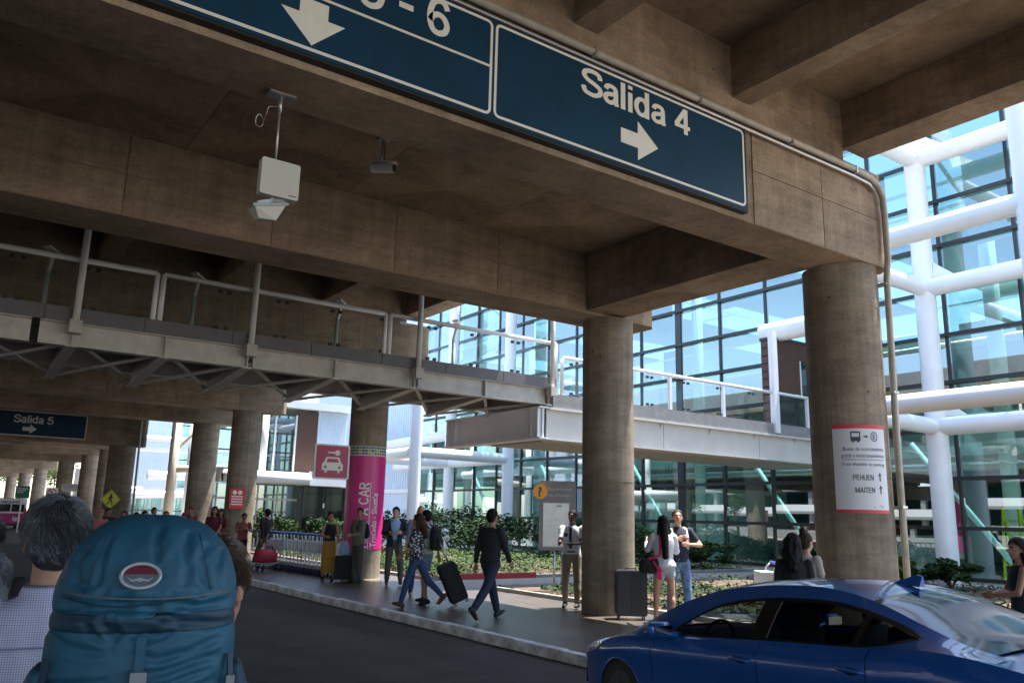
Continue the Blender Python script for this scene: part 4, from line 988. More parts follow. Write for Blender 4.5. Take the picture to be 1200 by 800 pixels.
for x in (2.98, 3.87): MB().box((x, 44.96, 1.32), (x + .8, 44.999, 1.86)).build('rear_window', mat('dark window', (.01,.012,.018), .08), av)
for x in (2.80, 4.71): MB().box((x, 44.94, 1.0), (x + .13, 44.999, 1.6)).build('tail_light', RED, av)
MB().box((2.85, 44.85, .3), (4.8, 44.99, .45)).build('bumper', BLACK, av)
for x in (3.0, 4.6):
    for y in (46, 49.3): MB().tube([(x-.1, y, .33), (x+.1, y, .33)], .33, 16).build('wheel', BLACK, av)
am = lambda x, z, y=44.945: plane_m((x-3.9, y-45, z), (1,0,0), (0,0,1))
text('lettering', 'AMBULANCIA', .26, INK, av, am(3.1, 1.93, 44.99), bold=.02, width=1.45)
text('lettering', 'ist', .52, WHITE, av, am(4.0, .65), bold=.02)
av.location.x += 2.02; av.location.y += 27
bs = thing('bus', (3, 58, 0), 'white bus with dark windows parked in front of the ambulance at far left', 'bus')
loft_box(MB(), [vsec(58, 1.0, 4.6, .4, 3.3, .1), vsec(69, 1.0, 4.6, .4, 3.3, .1)]).build('body', VW, bs)
MB().box((1.1, 57.95, 1.8), (4.5, 57.998, 3.0)).build('rear_window', DARKM, bs)
MB().box((.9, 57.9, 3.02), (4.7, 57.97, 3.1)).build('roof_rim', WHITE, bs)
for x in (1.3, 4.3): MB().tube([(x-.15, 60, .5), (x+.15, 60, .5)], .5, 16).build('wheel', BLACK, bs)
for x in (1.05, 4.4): MB().box((x, 57.94, .9), (x+.15, 57.998, 1.4)).build('tail_light', RED, bs)
bs.location.x += .6; bs.location.y += 27

# ================================================================== PEOPLE
def remesh(mb, vox, smooth=3, fold=0., fs=9., seed=0, keep=None):
    me = bpy.data.meshes.new('tmp'); me.from_pydata(mb.v, [], mb.f); me.update()
    o = bpy.data.objects.new('tmp', me)
    m = o.modifiers.new('r', 'REMESH'); m.mode = 'VOXEL'; m.voxel_size = vox; m.use_smooth_shade = True
    s_ = o.modifiers.new('s', 'SMOOTH'); s_.factor = .5; s_.iterations = smooth
    out = evaluated(o); bpy.data.meshes.remove(me)
    if fold:
        out.update(); co = [(v.index, v.co.copy(), v.normal.copy()) for v in out.vertices]; q = Vector((seed*3.1, seed*1.7, 0))
        for i, c, n in co:
            d = noise.noise(Vector((c.x*fs, c.y*fs, c.z*fs*.55)) + q) + .5*noise.noise(Vector((c.x*fs*2.3, c.y*fs*2.3, c.z*fs*1.3)) - q)
            out.vertices[i].co = c + n * (d * fold)
    if keep:
        bm = bmesh.new(); bm.from_mesh(out); dl = [f for f in bm.faces if not keep(f.calc_center_median())]
        bmesh.ops.delete(bm, geom=dl, context='FACES'); bm.to_mesh(out); bm.free()
    return out
SK = {'l': mat('skin light', (.50, .27, .18), .5, var=.1, scale=8), 'm': mat('skin medium', (.40, .20, .125), .5, var=.1, scale=8), 'd': mat('skin dark', (.085, .04, .026), .45), 't': mat('skin tan', (.33, .16, .10), .5)}
HB = mat('hair black', (.010, .008, .007), .62, spec=.15, var=.5, scale=60, bump=.6, bscale=90)
HBR = mat('hair brown', (.04, .02, .012), .6, spec=.2, var=.5, scale=60, bump=.6, bscale=90)
HG = mat('hair grey', (.10, .10, .105), .5, var=.6, scale=70, bump=.6, bscale=90)
def cloth(name, col=None, **k): return mat(name, col, .85, var=k.pop('var', .15), scale=k.pop('scale', 14), bump=.25, bscale=60, **k)
DENIM = cloth('denim', (.035, .07, .17), var=.35); DENIMD = cloth('dark denim', (.014, .022, .05)); DENIML = cloth('light denim', (.13, .22, .38), var=.5)
GREYT = cloth('grey trousers', (.075, .07, .065)); BLK = cloth('black cloth', (.012, .012, .014)); NAVY = cloth('navy cloth', (.012, .016, .035))
KHAKI = cloth('khaki', (.24, .20, .15)); WHT = cloth('white cloth', (.62, .62, .68), var=.06); LBL = cloth('pale blue cloth', (.25, .38, .62), var=.06)
OLIVE = cloth('olive grey knit', (.16, .145, .115)); MUST = cloth('mustard cloth', (.36, .19, .02)); PINKC = cloth('pink cloth', (.50, .16, .17)); REDC = cloth('red cloth', (.25, .03, .035))
def floral():
    m = mat('floral cloth', (.02, .022, .03), .8, var=.1); 
    if m.get('f'): return m
    m['f'] = 1; n = m.node_tree; L = n.links; b = n.nodes['Principled BSDF']; tc = n.nodes['Texture Coordinate']
    v = n.nodes.new('ShaderNodeTexVoronoi'); v.inputs['Scale'].default_value = 22; L.new(tc.outputs['Object'], v.inputs['Vector'])
    r = n.nodes.new('ShaderNodeValToRGB'); r.color_ramp.interpolation = 'CONSTANT'; r.color_ramp.elements[0].color = (.55,.56,.55,1); r.color_ramp.elements[1].position = .36; r.color_ramp.elements[1].color = (.018,.02,.03,1)
    L.new(v.outputs['Distance'], r.inputs[0]); L.new(r.outputs[0], b.inputs['Base Color']); return m
def check():
    m = mat('checked shirt', (.5, .5, .62), .85); n = m.node_tree; L = n.links; b = n.nodes['Principled BSDF']; tc = n.nodes['Texture Coordinate']
    out = None
    sx = n.nodes.new('ShaderNodeSeparateXYZ'); L.new(tc.outputs['Object'], sx.inputs[0])
    def line(sock, f, w_):
        a = n.nodes.new('ShaderNodeMath'); a.operation = 'MULTIPLY'; a.inputs[1].default_value = f; L.new(sock, a.inputs[0])
        c = n.nodes.new('ShaderNodeMath'); c.operation = 'FRACT'; L.new(a.outputs[0], c.inputs[0])
        d = n.nodes.new('ShaderNodeMath'); d.operation = 'LESS_THAN'; d.inputs[1].default_value = w_; L.new(c.outputs[0], d.inputs[0]); return d
    l1 = line(sx.outputs[0], 150, .30); l2 = line(sx.outputs[2], 150, .30)
    ad = n.nodes.new('ShaderNodeMath'); ad.operation = 'ADD'; L.new(l1.outputs[0], ad.inputs[0]); L.new(l2.outputs[0], ad.inputs[1])
    hf = n.nodes.new('ShaderNodeMath'); hf.operation = 'MULTIPLY'; hf.inputs[1].default_value = .5; L.new(ad.outputs[0], hf.inputs[0])
    r = n.nodes.new('ShaderNodeValToRGB'); r.color_ramp.elements[0].color = (.62,.61,.74,1); r.color_ramp.elements[1].color = (.10,.10,.30,1)
    L.new(hf.outputs[0], r.inputs[0]); L.new(r.outputs[0], b.inputs['Base Color']); return m
CHECK = check()

def person(loc, head, label, H=1.74, sex='m', skin='m', hair=('short', HB), top=None, bottom=None, shoe=BLACK, pose=None, vox=.0125, group=None, seed=0, face=True, extras=(), z0=None):
    """head: compass heading in degrees clockwise from +Y that the person faces"""
    P = dict(lean=0, hy=0, hp=0, hs=0, ll=(0, 3, 0), rl=(0, 3, 0), la=(0, 8, 8, 0), ra=(0, 8, 8, 0), sit=0); P.update(pose or {})
    t = thing('person', loc, label, 'person', group, world=False, rz=-math.radians(head))
    k = H / 1.75; rad = math.radians; f = sex == 'f'
    HZ = .93; wd = .90 if f else 1.0
    Mt = Matrix.Translation((0, 0, HZ)) @ Matrix.Rotation(-rad(P['lean']), 4, 'X') @ Matrix.Translation((0, 0, -HZ))
    Mh = Mt @ Matrix.Translation((P['hs'], 0, 1.50)) @ Matrix.Rotation(-rad(P['hy']), 4, 'Z') @ Matrix.Rotation(-rad(P['hp']), 4, 'X') @ Matrix.Translation((0, 0, -1.50))
    def legj(s, a):
        fl, ab, kn = [rad(q) for q in a]; hip = Vector((s*.092, 0, .91))
        d = Vector((s*math.sin(ab), math.sin(fl), -math.cos(fl)*math.cos(ab))).normalized(); kne = hip + d*.43
        d2 = Vector((s*math.sin(ab)*.4, math.sin(fl - kn), -math.cos(fl - kn))).normalized(); ank = kne + d2*.40
        return hip, kne, ank, fl - kn
    def armj(s, a):
        fl, ab, el, inn = [rad(q) for q in a]; sh = Mt @ Vector((s*.185*wd, 0, 1.415))
        d = Vector((s*math.sin(ab), math.sin(fl)*math.cos(ab), -math.cos(fl)*math.cos(ab))).normalized(); e = sh + d*.285
        q = fl + el; d2 = Vector((-s*math.sin(inn) + s*math.sin(ab)*.3, math.sin(q)*math.cos(inn), -math.cos(q)*math.cos(inn))).normalized(); w_ = e + d2*.25
        return sh, e, w_, d2
    L_, R_ = legj(-1, P['ll']), legj(1, P['rl']); A_, B_ = armj(-1, P['la']), armj(1, P['ra'])
    tor = [(0,0,.84,.10,.08),(0,-.005,.90,.165 if f else .155,.105),(0,-.008,.96,.172 if f else .160,.112),(0,0,1.06,.130 if f else .148,.10),(0,.004,1.17,.135 if f else .158,.105),(0,.006,1.28,.155 if f else .178,.115),(0,0,1.37,.165*wd,.105),(0,-.008,1.43,.12*wd,.08),(0,-.01,1.475,.062,.062)]
    # skin body
    b = MB(); b.rings(tor, 20, mtx=Mt)
    b.cap(Mt @ Vector((0,-.012,1.44)), Mh @ Vector((0,.0,1.56)), .055 if not f else .047, .052 if not f else .045)
    hd = lambda x, y, z: Mh @ Vector((x, y, z)); Rh = Mh.to_3x3()
    b.ell(hd(0, -.008, 1.655), (.077, .094, .098), rot=Rh); b.ell(hd(0, .022, 1.60), (.060, .070, .085), rot=Rh); b.ell(hd(0, .06, 1.548), (.034, .03, .026), rot=Rh)
    b.cap(hd(0, .088, 1.645), hd(0, .106, 1.608), .009, .015); b.ell(hd(0, .088, 1.572), (.024, .012, .012), rot=Rh); b.ell(hd(0, .082, 1.665), (.05, .014, .012), rot=Rh)
    for s in (-1, 1): b.ell(hd(s*.079, -.005, 1.622), (.010, .02, .032), rot=Rh)
    cv = (bottom or {}).get('kind', 'trousers') in ('trousers', 'skirt')      # covered legs stay slimmer than the cloth
    for (h_, kn_, an_, q) in (L_, R_):
        if cv: b.cap(h_, kn_, .066, .036); b.cap(kn_, an_, .034, .03); continue
        b.cap(h_, kn_, .084 if not f else .088, .055); b.cap(kn_, an_, .054, .036)
        b.ell(kn_*.68 + an_*.32 + Vector((0,-.016,0)), (.05, .052, .11))
    for (sh, e, w_, d2) in (A_, B_):
        b.cap(sh, e, .052 if not f else .044, .040 if not f else .035); b.cap(e, w_, .040 if not f else .034, .026)
    for s, (h_, kn_, an_, q) in ((-1, L_), (1, R_)):
        fd = Vector((0, math.cos(q), math.sin(q))); b.cap(an_ + Vector((0,0,-.035)) - fd*.03, an_ + Vector((0,0,-.055)) + fd*.13, .035, .028)
    body = remesh(b, vox, 2)
    hnd = MB()
    for s, (sh, e, w_, d2) in ((-1, A_), (1, B_)):
        nrm = Vector((-s, 0, 0)) - d2 * (Vector((-s,0,0)).dot(d2)); nrm = nrm.normalized() if nrm.length > .1 else Vector((0,0,1)); sdv = d2.cross(nrm).normalized()
        if sdv.y < 0 or (abs(sdv.y) < .2 and sdv.z < 0): sdv = -sdv
        pc = w_ + d2*.05; rt = Matrix((sdv, nrm, d2)).transposed(); hnd.ell(pc, (.040, .016, .052), 12, 8, rot=rt)
        for j in range(4):
            o = (j - 1.5)*.0195; ln = (.036, .042, .039, .030)[3 - j]; p0 = pc + d2*.040 + sdv*o; p1 = p0 + d2*ln + nrm*.006; p2 = p1 + (d2*.7 + nrm*.6).normalized()*ln*.8
            hnd.cap(p0, p1, .0098, .009, 7); hnd.cap(p1, p2, .009, .0075, 7)
        p0 = w_ + d2*.025 + sdv*.028; p1 = p0 + (d2*.7 + sdv*.6).normalized()*.036; hnd.cap(p0, p1, .012, .0105, 7); hnd.cap(p1, p1 + (d2*.9 + nrm*.4).normalized()*.028, .0105, .0085, 7)
    bm = bmesh.new(); bm.from_mesh(body); m2 = bpy.data.meshes.new('h'); m2.from_pydata(hnd.v, [], hnd.f); bm.from_mesh(m2); bm.to_mesh(body); bm.free(); bpy.data.meshes.remove(m2)
    parts = [('body', body, SK[skin])]
    # clothes
    tp = dict(mat=BLK, sleeve='long', z=.93, open=0, inner=None, grow=.014, fold=.006); tp.update(top or {})
    g = MB(); gr = tp['grow']
    rs = [(a, c, z, rx + gr, ry + gr) for a, c, z, rx, ry in tor if z >= tp['z'] - .001 and z < 1.46] ; rs = [(0, -.005, tp['z'], rs[0][3] + (.004), rs[0][4] + .004)] + rs + [(0, -.01, 1.462, .085, .078)]
    g.rings(rs, 20, mtx=Mt)
    for (sh, e, w_, d2) in (A_, B_):
        s0 = .056 if not f else .048
        if tp['sleeve'] == 'none': continue
        if tp['sleeve'] == 'short': m_ = sh + (e - sh)*.72; g.cap(sh, sh + (e-sh)*.1, s0 + gr*.8, s0 + gr*.8); g.tube([sh, m_], s0 + gr*.7, 12, r2=.053)
        elif tp['sleeve'] == 'elbow': g.cap(sh, sh + (e-sh)*.1, s0 + gr*.8, s0 + gr*.8); g.tube([sh, e + (w_-e)*.12], s0 + gr*.7, 12, r2=.05)
        else: g.cap(sh, e, s0 + gr*.7, .044 + gr*.4); g.tube([e, e + (w_-e)*.97], .045 + gr*.4, 12, r2=.035 + gr*.2)
    op = tp['open']; MtI = Mt.inverted()
    if tp['inner']:
        gi = MB(); gi.rings([(a, c, z, rx + .007, ry + .008) for a, c, z, rx, ry in tor if z >= .95 and z < 1.46] + [(0,-.01,1.468,.078,.072)], 20, mtx=Mt)
        gi.ell(Mt @ Vector((0,-.006,1.468)), (.072,.07,.024)); parts.append(('shirt', remesh(gi, vox, 2, .002), tp['inner']))
        kp = lambda c: not ((MtI @ c).y > 0 and abs((MtI @ c).x) < (op * (.35 + 1.0*max(0, ((MtI @ c).z - 1.0)/.45))) )
    else: kp = None
    if tp['inner'] is None and tp['sleeve'] != 'none' and not f: g.ell(Mt @ Vector((0,-.008,1.47)), (.071,.069,.020))
    parts.append((tp.get('name', 'top'), remesh(g, vox, 3, tp['fold'], 9, seed, kp), tp['mat']))
    bt = dict(kind='trousers', mat=DENIMD); bt.update(bottom or {})
    g = MB(); kd = bt['kind']; g2 = .013
    g.rings([(0,0,.80,.10,.08)] + [(a, c, z, rx + g2, ry + g2) for a, c, z, rx, ry in tor if z < .99] + [(0, -.004, 1.01, .150 if not f else .145, .112)], 20, mtx=None if P['lean'] < 20 else None)
    if kd == 'skirt':
        g.rings([(0,0,1.0,.15,.115),(0,0,.9,.185,.135),(0,.01,.6,.19,.15),(0,.02,.2,.20,.17)], 22)
    else:
        for (h_, kn_, an_, q) in (L_, R_):
            if kd == 'shorts': g.cap(h_, h_ + (kn_-h_)*.05, .096, .096); g.tube([h_, h_ + (kn_-h_)*bt.get('len', .55)], .098, 14, r2=.088)
            else: w2 = bt.get('w', 1.0); g.cap(h_, kn_, .096, .070*w2); g.ell(kn_, (.072, .074, .08)); g.tube([kn_, kn_ + (an_-kn_)*.4, kn_ + (an_-kn_)*.98], [.069*w2, .068*w2, .052*w2], 14)
    parts.append((kd, remesh(g, vox, 3, .006, 8, seed + 4), bt['mat']))
    if kd != 'shorts' or True:
        gb = MB(); gb.rings([(0,-.004,.985,.163 if not f else .16,.122),(0,-.004,1.012,.163 if not f else .158,.122)], 24, caps=False)
        if bt.get('belt', False): parts.append(('belt', None, BLK, gb))
    for s, (h_, kn_, an_, q) in ((-1, L_), (1, R_)):
        fd = Vector((0, math.cos(q), math.sin(q))); up = Vector((0, -math.sin(q), math.cos(q))); g = MB()
        a0 = an_ - up*.045 - fd*.045; g.cap(a0, a0 + fd*.13 - up*.008, .046, .040, 12); g.cap(a0 + fd*.10 - up*.008, a0 + fd*.19 - up*.016, .040, .030, 12); g.cap(an_, an_ - up*.03, .044, .044)
        me_ = remesh(g, .011, 2); parts.append(('shoe', me_, shoe))
    # hair
    hs, hm = hair; g = MB(); RhM = Rh
    if hs == 'bald': g = None
    else:
        e_ = (.005 if hs == 'crop' else .012) if hs in ('short', 'bun', 'crop') else .022
        g.ell(hd(0, -.020, 1.672), (.078 + e_, .092 + e_, .090 + e_), 18, 12, rot=Rh); g.ell(hd(0, -.045, 1.625), (.072 + e_*.8, .066 + e_*.6, .085), rot=Rh)
        if hs == 'bun': g.ell(hd(0, -.06, 1.78), (.05, .05, .045))
        if hs in ('long', 'vlong', 'curly', 'bob'):
            zl = {'long': 1.34, 'vlong': 1.10, 'curly': 1.38, 'bob': 1.50}[hs]; w2 = .085 if hs != 'curly' else .115
            g.cap(hd(0, -.055, 1.64), hd(0, -.12, 1.48), w2, w2*.95); pB = Mt @ Vector((0, -.165 if hs != 'vlong' else -.18, zl))
            g.cap(hd(0, -.12, 1.48), pB, w2*.95, w2*.6)
            for s in (-1, 1): g.cap(hd(s*.075, -.01, 1.66), hd(s*.085, -.03, max(zl, 1.44)), .032, .026 if hs != 'curly' else .04)
        MhI = Mh.inverted()
        def kph(c): 
            q = MhI @ c; return not (q.y > .058 + (q.z - 1.70)*.75 and 1.60 < q.z < 1.722) and not (q.y > .02 and q.z < 1.66 and abs(q.x) < .075)
        parts.append(('hair', remesh(g, min(vox, .010), 1, .007 if hs != 'curly' else .018, 26 if hs != 'curly' else 22, seed, kph), hm))
    # drop to the ground: lowest shoe vertex
    zmin = 1e9
    for p in parts:
        if p[0] in ('shoe',): zmin = min(zmin, min(v.co.z for v in p[1].vertices))
    if z0 is not None: zmin = z0
    X = Matrix.Diagonal((k, k, k, 1)) @ Matrix.Translation((0, 0, -zmin))
    for p in parts:
        if p[1] is None:
            o = p[3].build(p[0], p[2], t, True); o.data.transform(X); continue
        p[1].name = p[0]; p[1].transform(X); mk(p[0], p[1], p[2], t, True)
    if face:
        for s in (-1, 1):
            e = MB().ell(hd(s*.032, .073, 1.642), (.014, .008, .007), 8, 6, rot=Rh); o = e.build('eye', mat('eye white', (.55,.53,.5), .3), t, True); o.data.transform(X)
            e = MB().ell(hd(s*.032, .0795, 1.642), (.006, .003, .006), 8, 6, rot=Rh); o = e.build('iris', BLACK, t, True); o.data.transform(X)
            e = MB().bar(hd(s*.014, .093, 1.662), hd(s*.052, .077, 1.664), .008, .007); o = e.build('eyebrow', hm if hm is not None else HB, t, True); o.data.transform(X)
        e = MB().ell(hd(0, .0985, 1.574), (.022, .005, .006), 10, 6, rot=Rh); o = e.build('mouth', mat('lips', (.28, .07, .06), .5), t, True); o.data.transform(X)
    t['_k'] = k; t['_zm'] = zmin
    W = lambda v: X @ v
    return t, dict(lw=W(A_[2]), rw=W(B_[2]), ld=A_[3], rd=B_[3], Mt=X @ Mt, Mh=X @ Mh, k=k, X=X)
def dressed(t, name, mb, m, J, smooth=True, vox=None, fold=.0):
    # a worn piece given in body space, follows the torso
    if vox: me = remesh(mb, vox, 2, fold); me.name = name; return mk(name, me, m, t, True)
    return mb.build(name, m, t, smooth)
def to_world(t, v):
    return Matrix.Translation(t.location) @ Matrix.Rotation(t.rotation_euler.z, 4, 'Z') @ v

def worn_backpack(t, J, label, m, group=None, w_=.15, h_=.42, d_=.11, zc=1.22, strap=None):
    # a pack resting on a person's back: a thing of its own
    base = Matrix.Translation(t.location) @ Matrix.Rotation(t.rotation_euler.z, 4, 'Z') @ J['Mt']
    c = base @ Vector((0, -.13 - d_, zc)); bp = thing('backpack', c, label, 'backpack', group, world=False)
    I = Matrix.Translation(-c) @ base
    b = MB(); b.rings([(0, -.13 - d_, zc - h_/2, w_*.75, d_*.7), (0, -.13 - d_, zc - h_/2 + .04, w_, d_), (0, -.13 - d_, zc, w_, d_), (0, -.13 - d_, zc + h_/2 - .08, w_*.92, d_*.92), (0, -.12 - d_*.9, zc + h_/2 - .02, w_*.65, d_*.6), (0, -.12 - d_*.8, zc + h_/2, w_*.25, d_*.25)], 18, mtx=I)
    me = remesh(b, .012, 2, .006, 12); mk('pack_body', me, m, bp, True)
    b = MB(); b.rings([(0, -.13 - d_*1.9, zc - h_*.38, w_*.7, d_*.35), (0, -.13 - d_*1.95, zc - h_*.1, w_*.72, d_*.35), (0, -.13 - d_*1.85, zc + .02, w_*.5, d_*.2)], 16, mtx=I)
    mk('front_pocket', remesh(b, .012, 2), m, bp, True)
    for s in (-1, 1):
        b = MB(); pts = [I @ Vector(p) for p in ((s*.08, -.13, zc + h_*.40), (s*.105, -.06, 1.475), (s*.12, .06, 1.44), (s*.12, .135, 1.32), (s*.13, .10, 1.15), (s*.14, -.05, 1.05), (s*.12, -.14, 1.03))]
        for a, c2 in zip(pts, pts[1:]): b.bar(a, c2, .045, .014, up=(0, .3, 1))
        b.build('strap', strap or BLK, bp)
    return bp
def suitcase(x, y, h, wd, dp, rz, label, m, tilt=0, group=None, rot=0):
    t = thing('suitcase', (x, y, .12), label, 'suitcase', group, world=False, rz=rz)
    Rm = Matrix.Translation((0, -dp/2, .05)) @ Matrix.Rotation(-tilt, 4, 'X') @ Matrix.Translation((0, dp/2, -.05)) if tilt else Matrix.Identity(4)
    b = MB(); o_, _ = rbox_outline(-wd/2, .06, wd/2, h, 0, .045, 4); 
    b.prism(o_, -dp/2 + .02, dp/2 - .02); o2, _ = rbox_outline(-wd/2 + .018, .078, wd/2 - .018, h - .018, 0, .04, 4); b.prism(o2, -dp/2, -dp/2 + .02); b.prism(o2, dp/2 - .02, dp/2)
    b.v = [tuple(Rm @ Vector(v)) for v in b.v]; b.build('shell', m, t)
    for k in range(3):
        r = MB(); x0 = -wd*.3 + k*wd*.3; r.box((x0 - .012, -dp/2 - .006, .12), (x0 + .012, -dp/2 - .0005, h - .08)); r.v = [tuple(Rm @ Vector(v)) for v in r.v]; r.build('rib', m, t)
    z = MB().box((-wd/2 - .004, -.008, .08), (wd/2 + .004, .008, h + .004)); z.v = [tuple(Rm @ Vector(v)) for v in z.v]; z.build('zip_band', BLACK, t)
    for sx in (-1, 1):
        for sy in (-1, 1):
            wv = MB().tube([(sx*(wd/2 - .05) - .012, sy*(dp/2 - .05), .03), (sx*(wd/2 - .05) + .012, sy*(dp/2 - .05), .03)], .03, 12); wv.v = [tuple(Rm @ Vector(v)) for v in wv.v]; wv.build('wheel', mat('wheel grey', (.3,.3,.3), .5), t, True)
    hb = MB().tube([(-.09, 0, h), (-.09, 0, h + .03), (.09, 0, h + .03), (.09, 0, h)], .012, 8); hb.v = [tuple(Rm @ Vector(v)) for v in hb.v]; hb.build('carry_handle', BLACK, t, True)
    if tilt:
        hb = MB().tube([(-.11, .06, h - .05), (-.11, .06, h + .38), (.11, .06, h + .38), (.11, .06, h - .05)], .010, 8); hb.v = [tuple(Rm @ Vector(v)) for v in hb.v]; hb.build('pull_handle', GALV, t, True)
    return t

# ---- middle distance, left to right
S = .12
person((8.5, 24.3, S), -25, 'person in dark clothes walking away beside the row of luggage carts', skin='t', top=dict(mat=BLK), bottom=dict(mat=GREYT), pose=dict(ll=(24, 2, 4), rl=(-22, 2, 18), la=(-18, 8, 14, 0), ra=(20, 8, 16, 0)), seed=1)
t, J = person((8.55, 19.75, S), 195, 'woman in black top and long mustard skirt beside the magenta column', H=1.62, sex='f', skin='m', hair=('bun', HBR), top=dict(mat=BLK, sleeve='none', z=1.02), bottom=dict(kind='skirt', mat=MUST), pose=dict(la=(10, 14, 50, 20), ra=(20, 12, 65, 25), hy=-10, hp=-8), seed=2)
t = suitcase(8.78, 19.35, .62, .40, .24, -.5, 'small black suitcase standing beside the woman in the mustard skirt', cloth('case black', (.014,.014,.016)))
t2 = thing('plastic_bag', (8.78, 19.35, .76), 'pale blue and white bag on top of the small black suitcase', 'bag', world=False)
b = MB(); b.rings([(0,0,0,.12,.08),(0,0,.1,.14,.09),(.01,0,.22,.11,.06),(0,0,.32,.07,.03)], 14); mk('bag_body', remesh(b, .012, 1, .012, 16), LBL, t2, True)
MB().tube([(-.05,0,.28),(-.03,0,.42),(.03,0,.42),(.05,0,.28)], .006, 6).build('handle', WHITE, t2)
t, J = person((9.0, 19.05, S), 262, 'man in olive grey sweater and dark trousers standing before the magenta column', H=1.75, skin='t', top=dict(mat=OLIVE, z=.86, grow=.03, fold=.01), bottom=dict(mat=GREYT, w=1.15), pose=dict(la=(20, 10, 60, 10), ra=(14, 8, 50, 10), hy=-40), seed=3)
worn_backpack(t, J, 'thin black backpack on the man in the olive grey sweater', BLK, w_=.12, h_=.38, d_=.07)
t, J = person((9.42, 17.95, S), 205, 'man in open dark blazer and light blue shirt facing us with hands at his waist', H=1.78, skin='l', top=dict(mat=NAVY, z=.86, open=.10, inner=LBL, grow=.022, name='blazer'), bottom=dict(mat=GREYT, w=1.1, belt=True), shoe=cloth('brown leather', (.06,.025,.015)), pose=dict(ll=(10, 8, 4), rl=(-6, 4, 2), la=(22, 18, 72, 38), ra=(22, 18, 72, 38), hy=14), seed=4)
# walking group
t, J = person((8.58, 15.25, S), 205, 'balding man in lilac shirt half hidden behind the woman in the floral top', H=1.80, skin='l', hair=('bald', None), top=dict(mat=cloth('lilac cloth', (.30,.27,.42)), sleeve='elbow'), bottom=dict(mat=DENIM), pose=dict(ll=(14,3,6), rl=(-10,3,8)), seed=5)
t, J = person((7.62, 13.6, S), 318, 'woman with long dark hair in floral top and blue jeans walking away', H=1.66, sex='f', skin='m', hair=('long', HBR), top=dict(mat=floral(), sleeve='elbow', z=.90, grow=.022, fold=.01), bottom=dict(mat=DENIM, w=.95), shoe=cloth('sandal brown', (.10,.05,.03)), pose=dict(ll=(20, 3, 6), rl=(-26, 3, 22), la=(10, 12, 40, 10), ra=(-12, 10, 20, 0), lean=2), seed=6)
t, J = person((8.0, 13.95, S), 330, 'young man in shorts and pale shirt with a black backpack walking away', H=1.70, skin='m', hair=('short', HB), top=dict(mat=cloth('pale green shirt', (.38,.42,.33)), sleeve='elbow', z=.92), bottom=dict(kind='shorts', mat=cloth('denim shorts', (.12,.17,.23)), len=.72), shoe=BLACK, pose=dict(ll=(-6, 4, 4), rl=(10, 4, 6), ra=(-24, 14, 14, 0), la=(14, 8, 20, 0), lean=3), seed=7)
worn_backpack(t, J, 'black backpack worn by the young man in denim shorts', BLK, w_=.155, h_=.46, d_=.10)
suitcase(8.42, 13.35, .76, .54, .32, 1.15 + PI, 'large black suitcase tilted on its wheels behind the young man in shorts', cloth('case black', None), tilt=-.42)
t, J = person((7.85, 11.55, S), 75, 'man in black jacket and dark blue jeans striding to the right', H=1.80, skin='t', hair=('short', HB), top=dict(mat=BLK, z=.90, grow=.024, fold=.01), bottom=dict(mat=DENIMD, w=1.05), pose=dict(ll=(26, 2, 6), rl=(-30, 2, 14), la=(-16, 10, 12, 0), ra=(16, 9, 18, 6), lean=2), seed=8)
b = MB().box((-.005, -.02, -.05), (.005, .02, .05)); 
p = J['Mt'] @ Vector((.165, .02, 1.0)); o = MB().box((p.x, p.y - .03, p.z - .06), (p.x + .012, p.y + .03, p.z + .02)).build('white_tag', WHITE, t)
# guard behind the middle column
t, J = person((10.26, 12.36, S), 232, 'guard in white shirt and dark tie holding a clipboard, half behind the middle column', H=1.76, skin='d', hair=('short', HB), top=dict(mat=WHT, sleeve='short', z=.95), bottom=dict(mat=KHAKI, belt=True), pose=dict(la=(24, 4, 66, 26), ra=(26, 4, 62, 10), ll=(6, 3, 2), rl=(-4, 5, 4), hy=10, hp=-6), seed=9)
Mx = J['Mt']; b = MB()
for a, c in (((0,.128,1.44),(0,.148,1.28)), ((0,.148,1.28),(0,.132,1.06))): b.bar(Mx @ Vector(a), Mx @ Vector(c), .05, .008, up=(0,1,0))
b.build('tie', NAVY, t)
MB().box(*[tuple(Mx @ Vector(v)) for v in ((.06,.122,1.27),(.12,.136,1.34))]).build('badge', NAVY, t)
cb_ = to_world(t, J['lw'] + J['ld']*.1); c = thing('clipboard', cb_, 'pale clipboard held out by the guard', 'clipboard', world=False, rz=-2.2)
MB().box((-.12, -.17, .01), (.12, .17, .016)).build('board', cloth('board brown', (.2,.12,.06)), c); MB().box((-.11, -.16, .0165), (.11, .15, .019)).build('paper', WHITE, c); MB().box((-.03, .14, .0195), (.03, .17, .03)).build('clip', GALV, c)
# couple
t, J = person((10.0, 9.72, S), 35, 'woman with waist length black hair in white shirt and short shorts, back to us', H=1.68, sex='f', skin='l', hair=('vlong', HB), top=dict(mat=WHT, sleeve='long', z=.93, grow=.03, fold=.012), bottom=dict(kind='shorts', mat=cloth('pale denim', (.40,.43,.45)), len=.36), shoe=WHITE, pose=dict(ll=(3, 5, 2), rl=(-4, 4, 3), la=(38, 16, 80, 10), ra=(30, 14, 80, 12), hy=8), seed=10)
Jw = J; tw = t
bc = to_world(t, J['Mt'] @ Vector((-.26, -.08, .96)))
c = thing('handbag', bc, 'black handbag with bright pink strap on the shoulder of the woman in white', 'handbag', world=False, rz=t.rotation_euler.z)
b = MB(); b.rings([(0,0,-.13,.13,.06),(0,0,-.1,.17,.085),(0,0,.03,.17,.08),(0,0,.10,.13,.05)], 16); mk('bag_body', remesh(b, .011, 1, .008, 14), BLK, c, True)
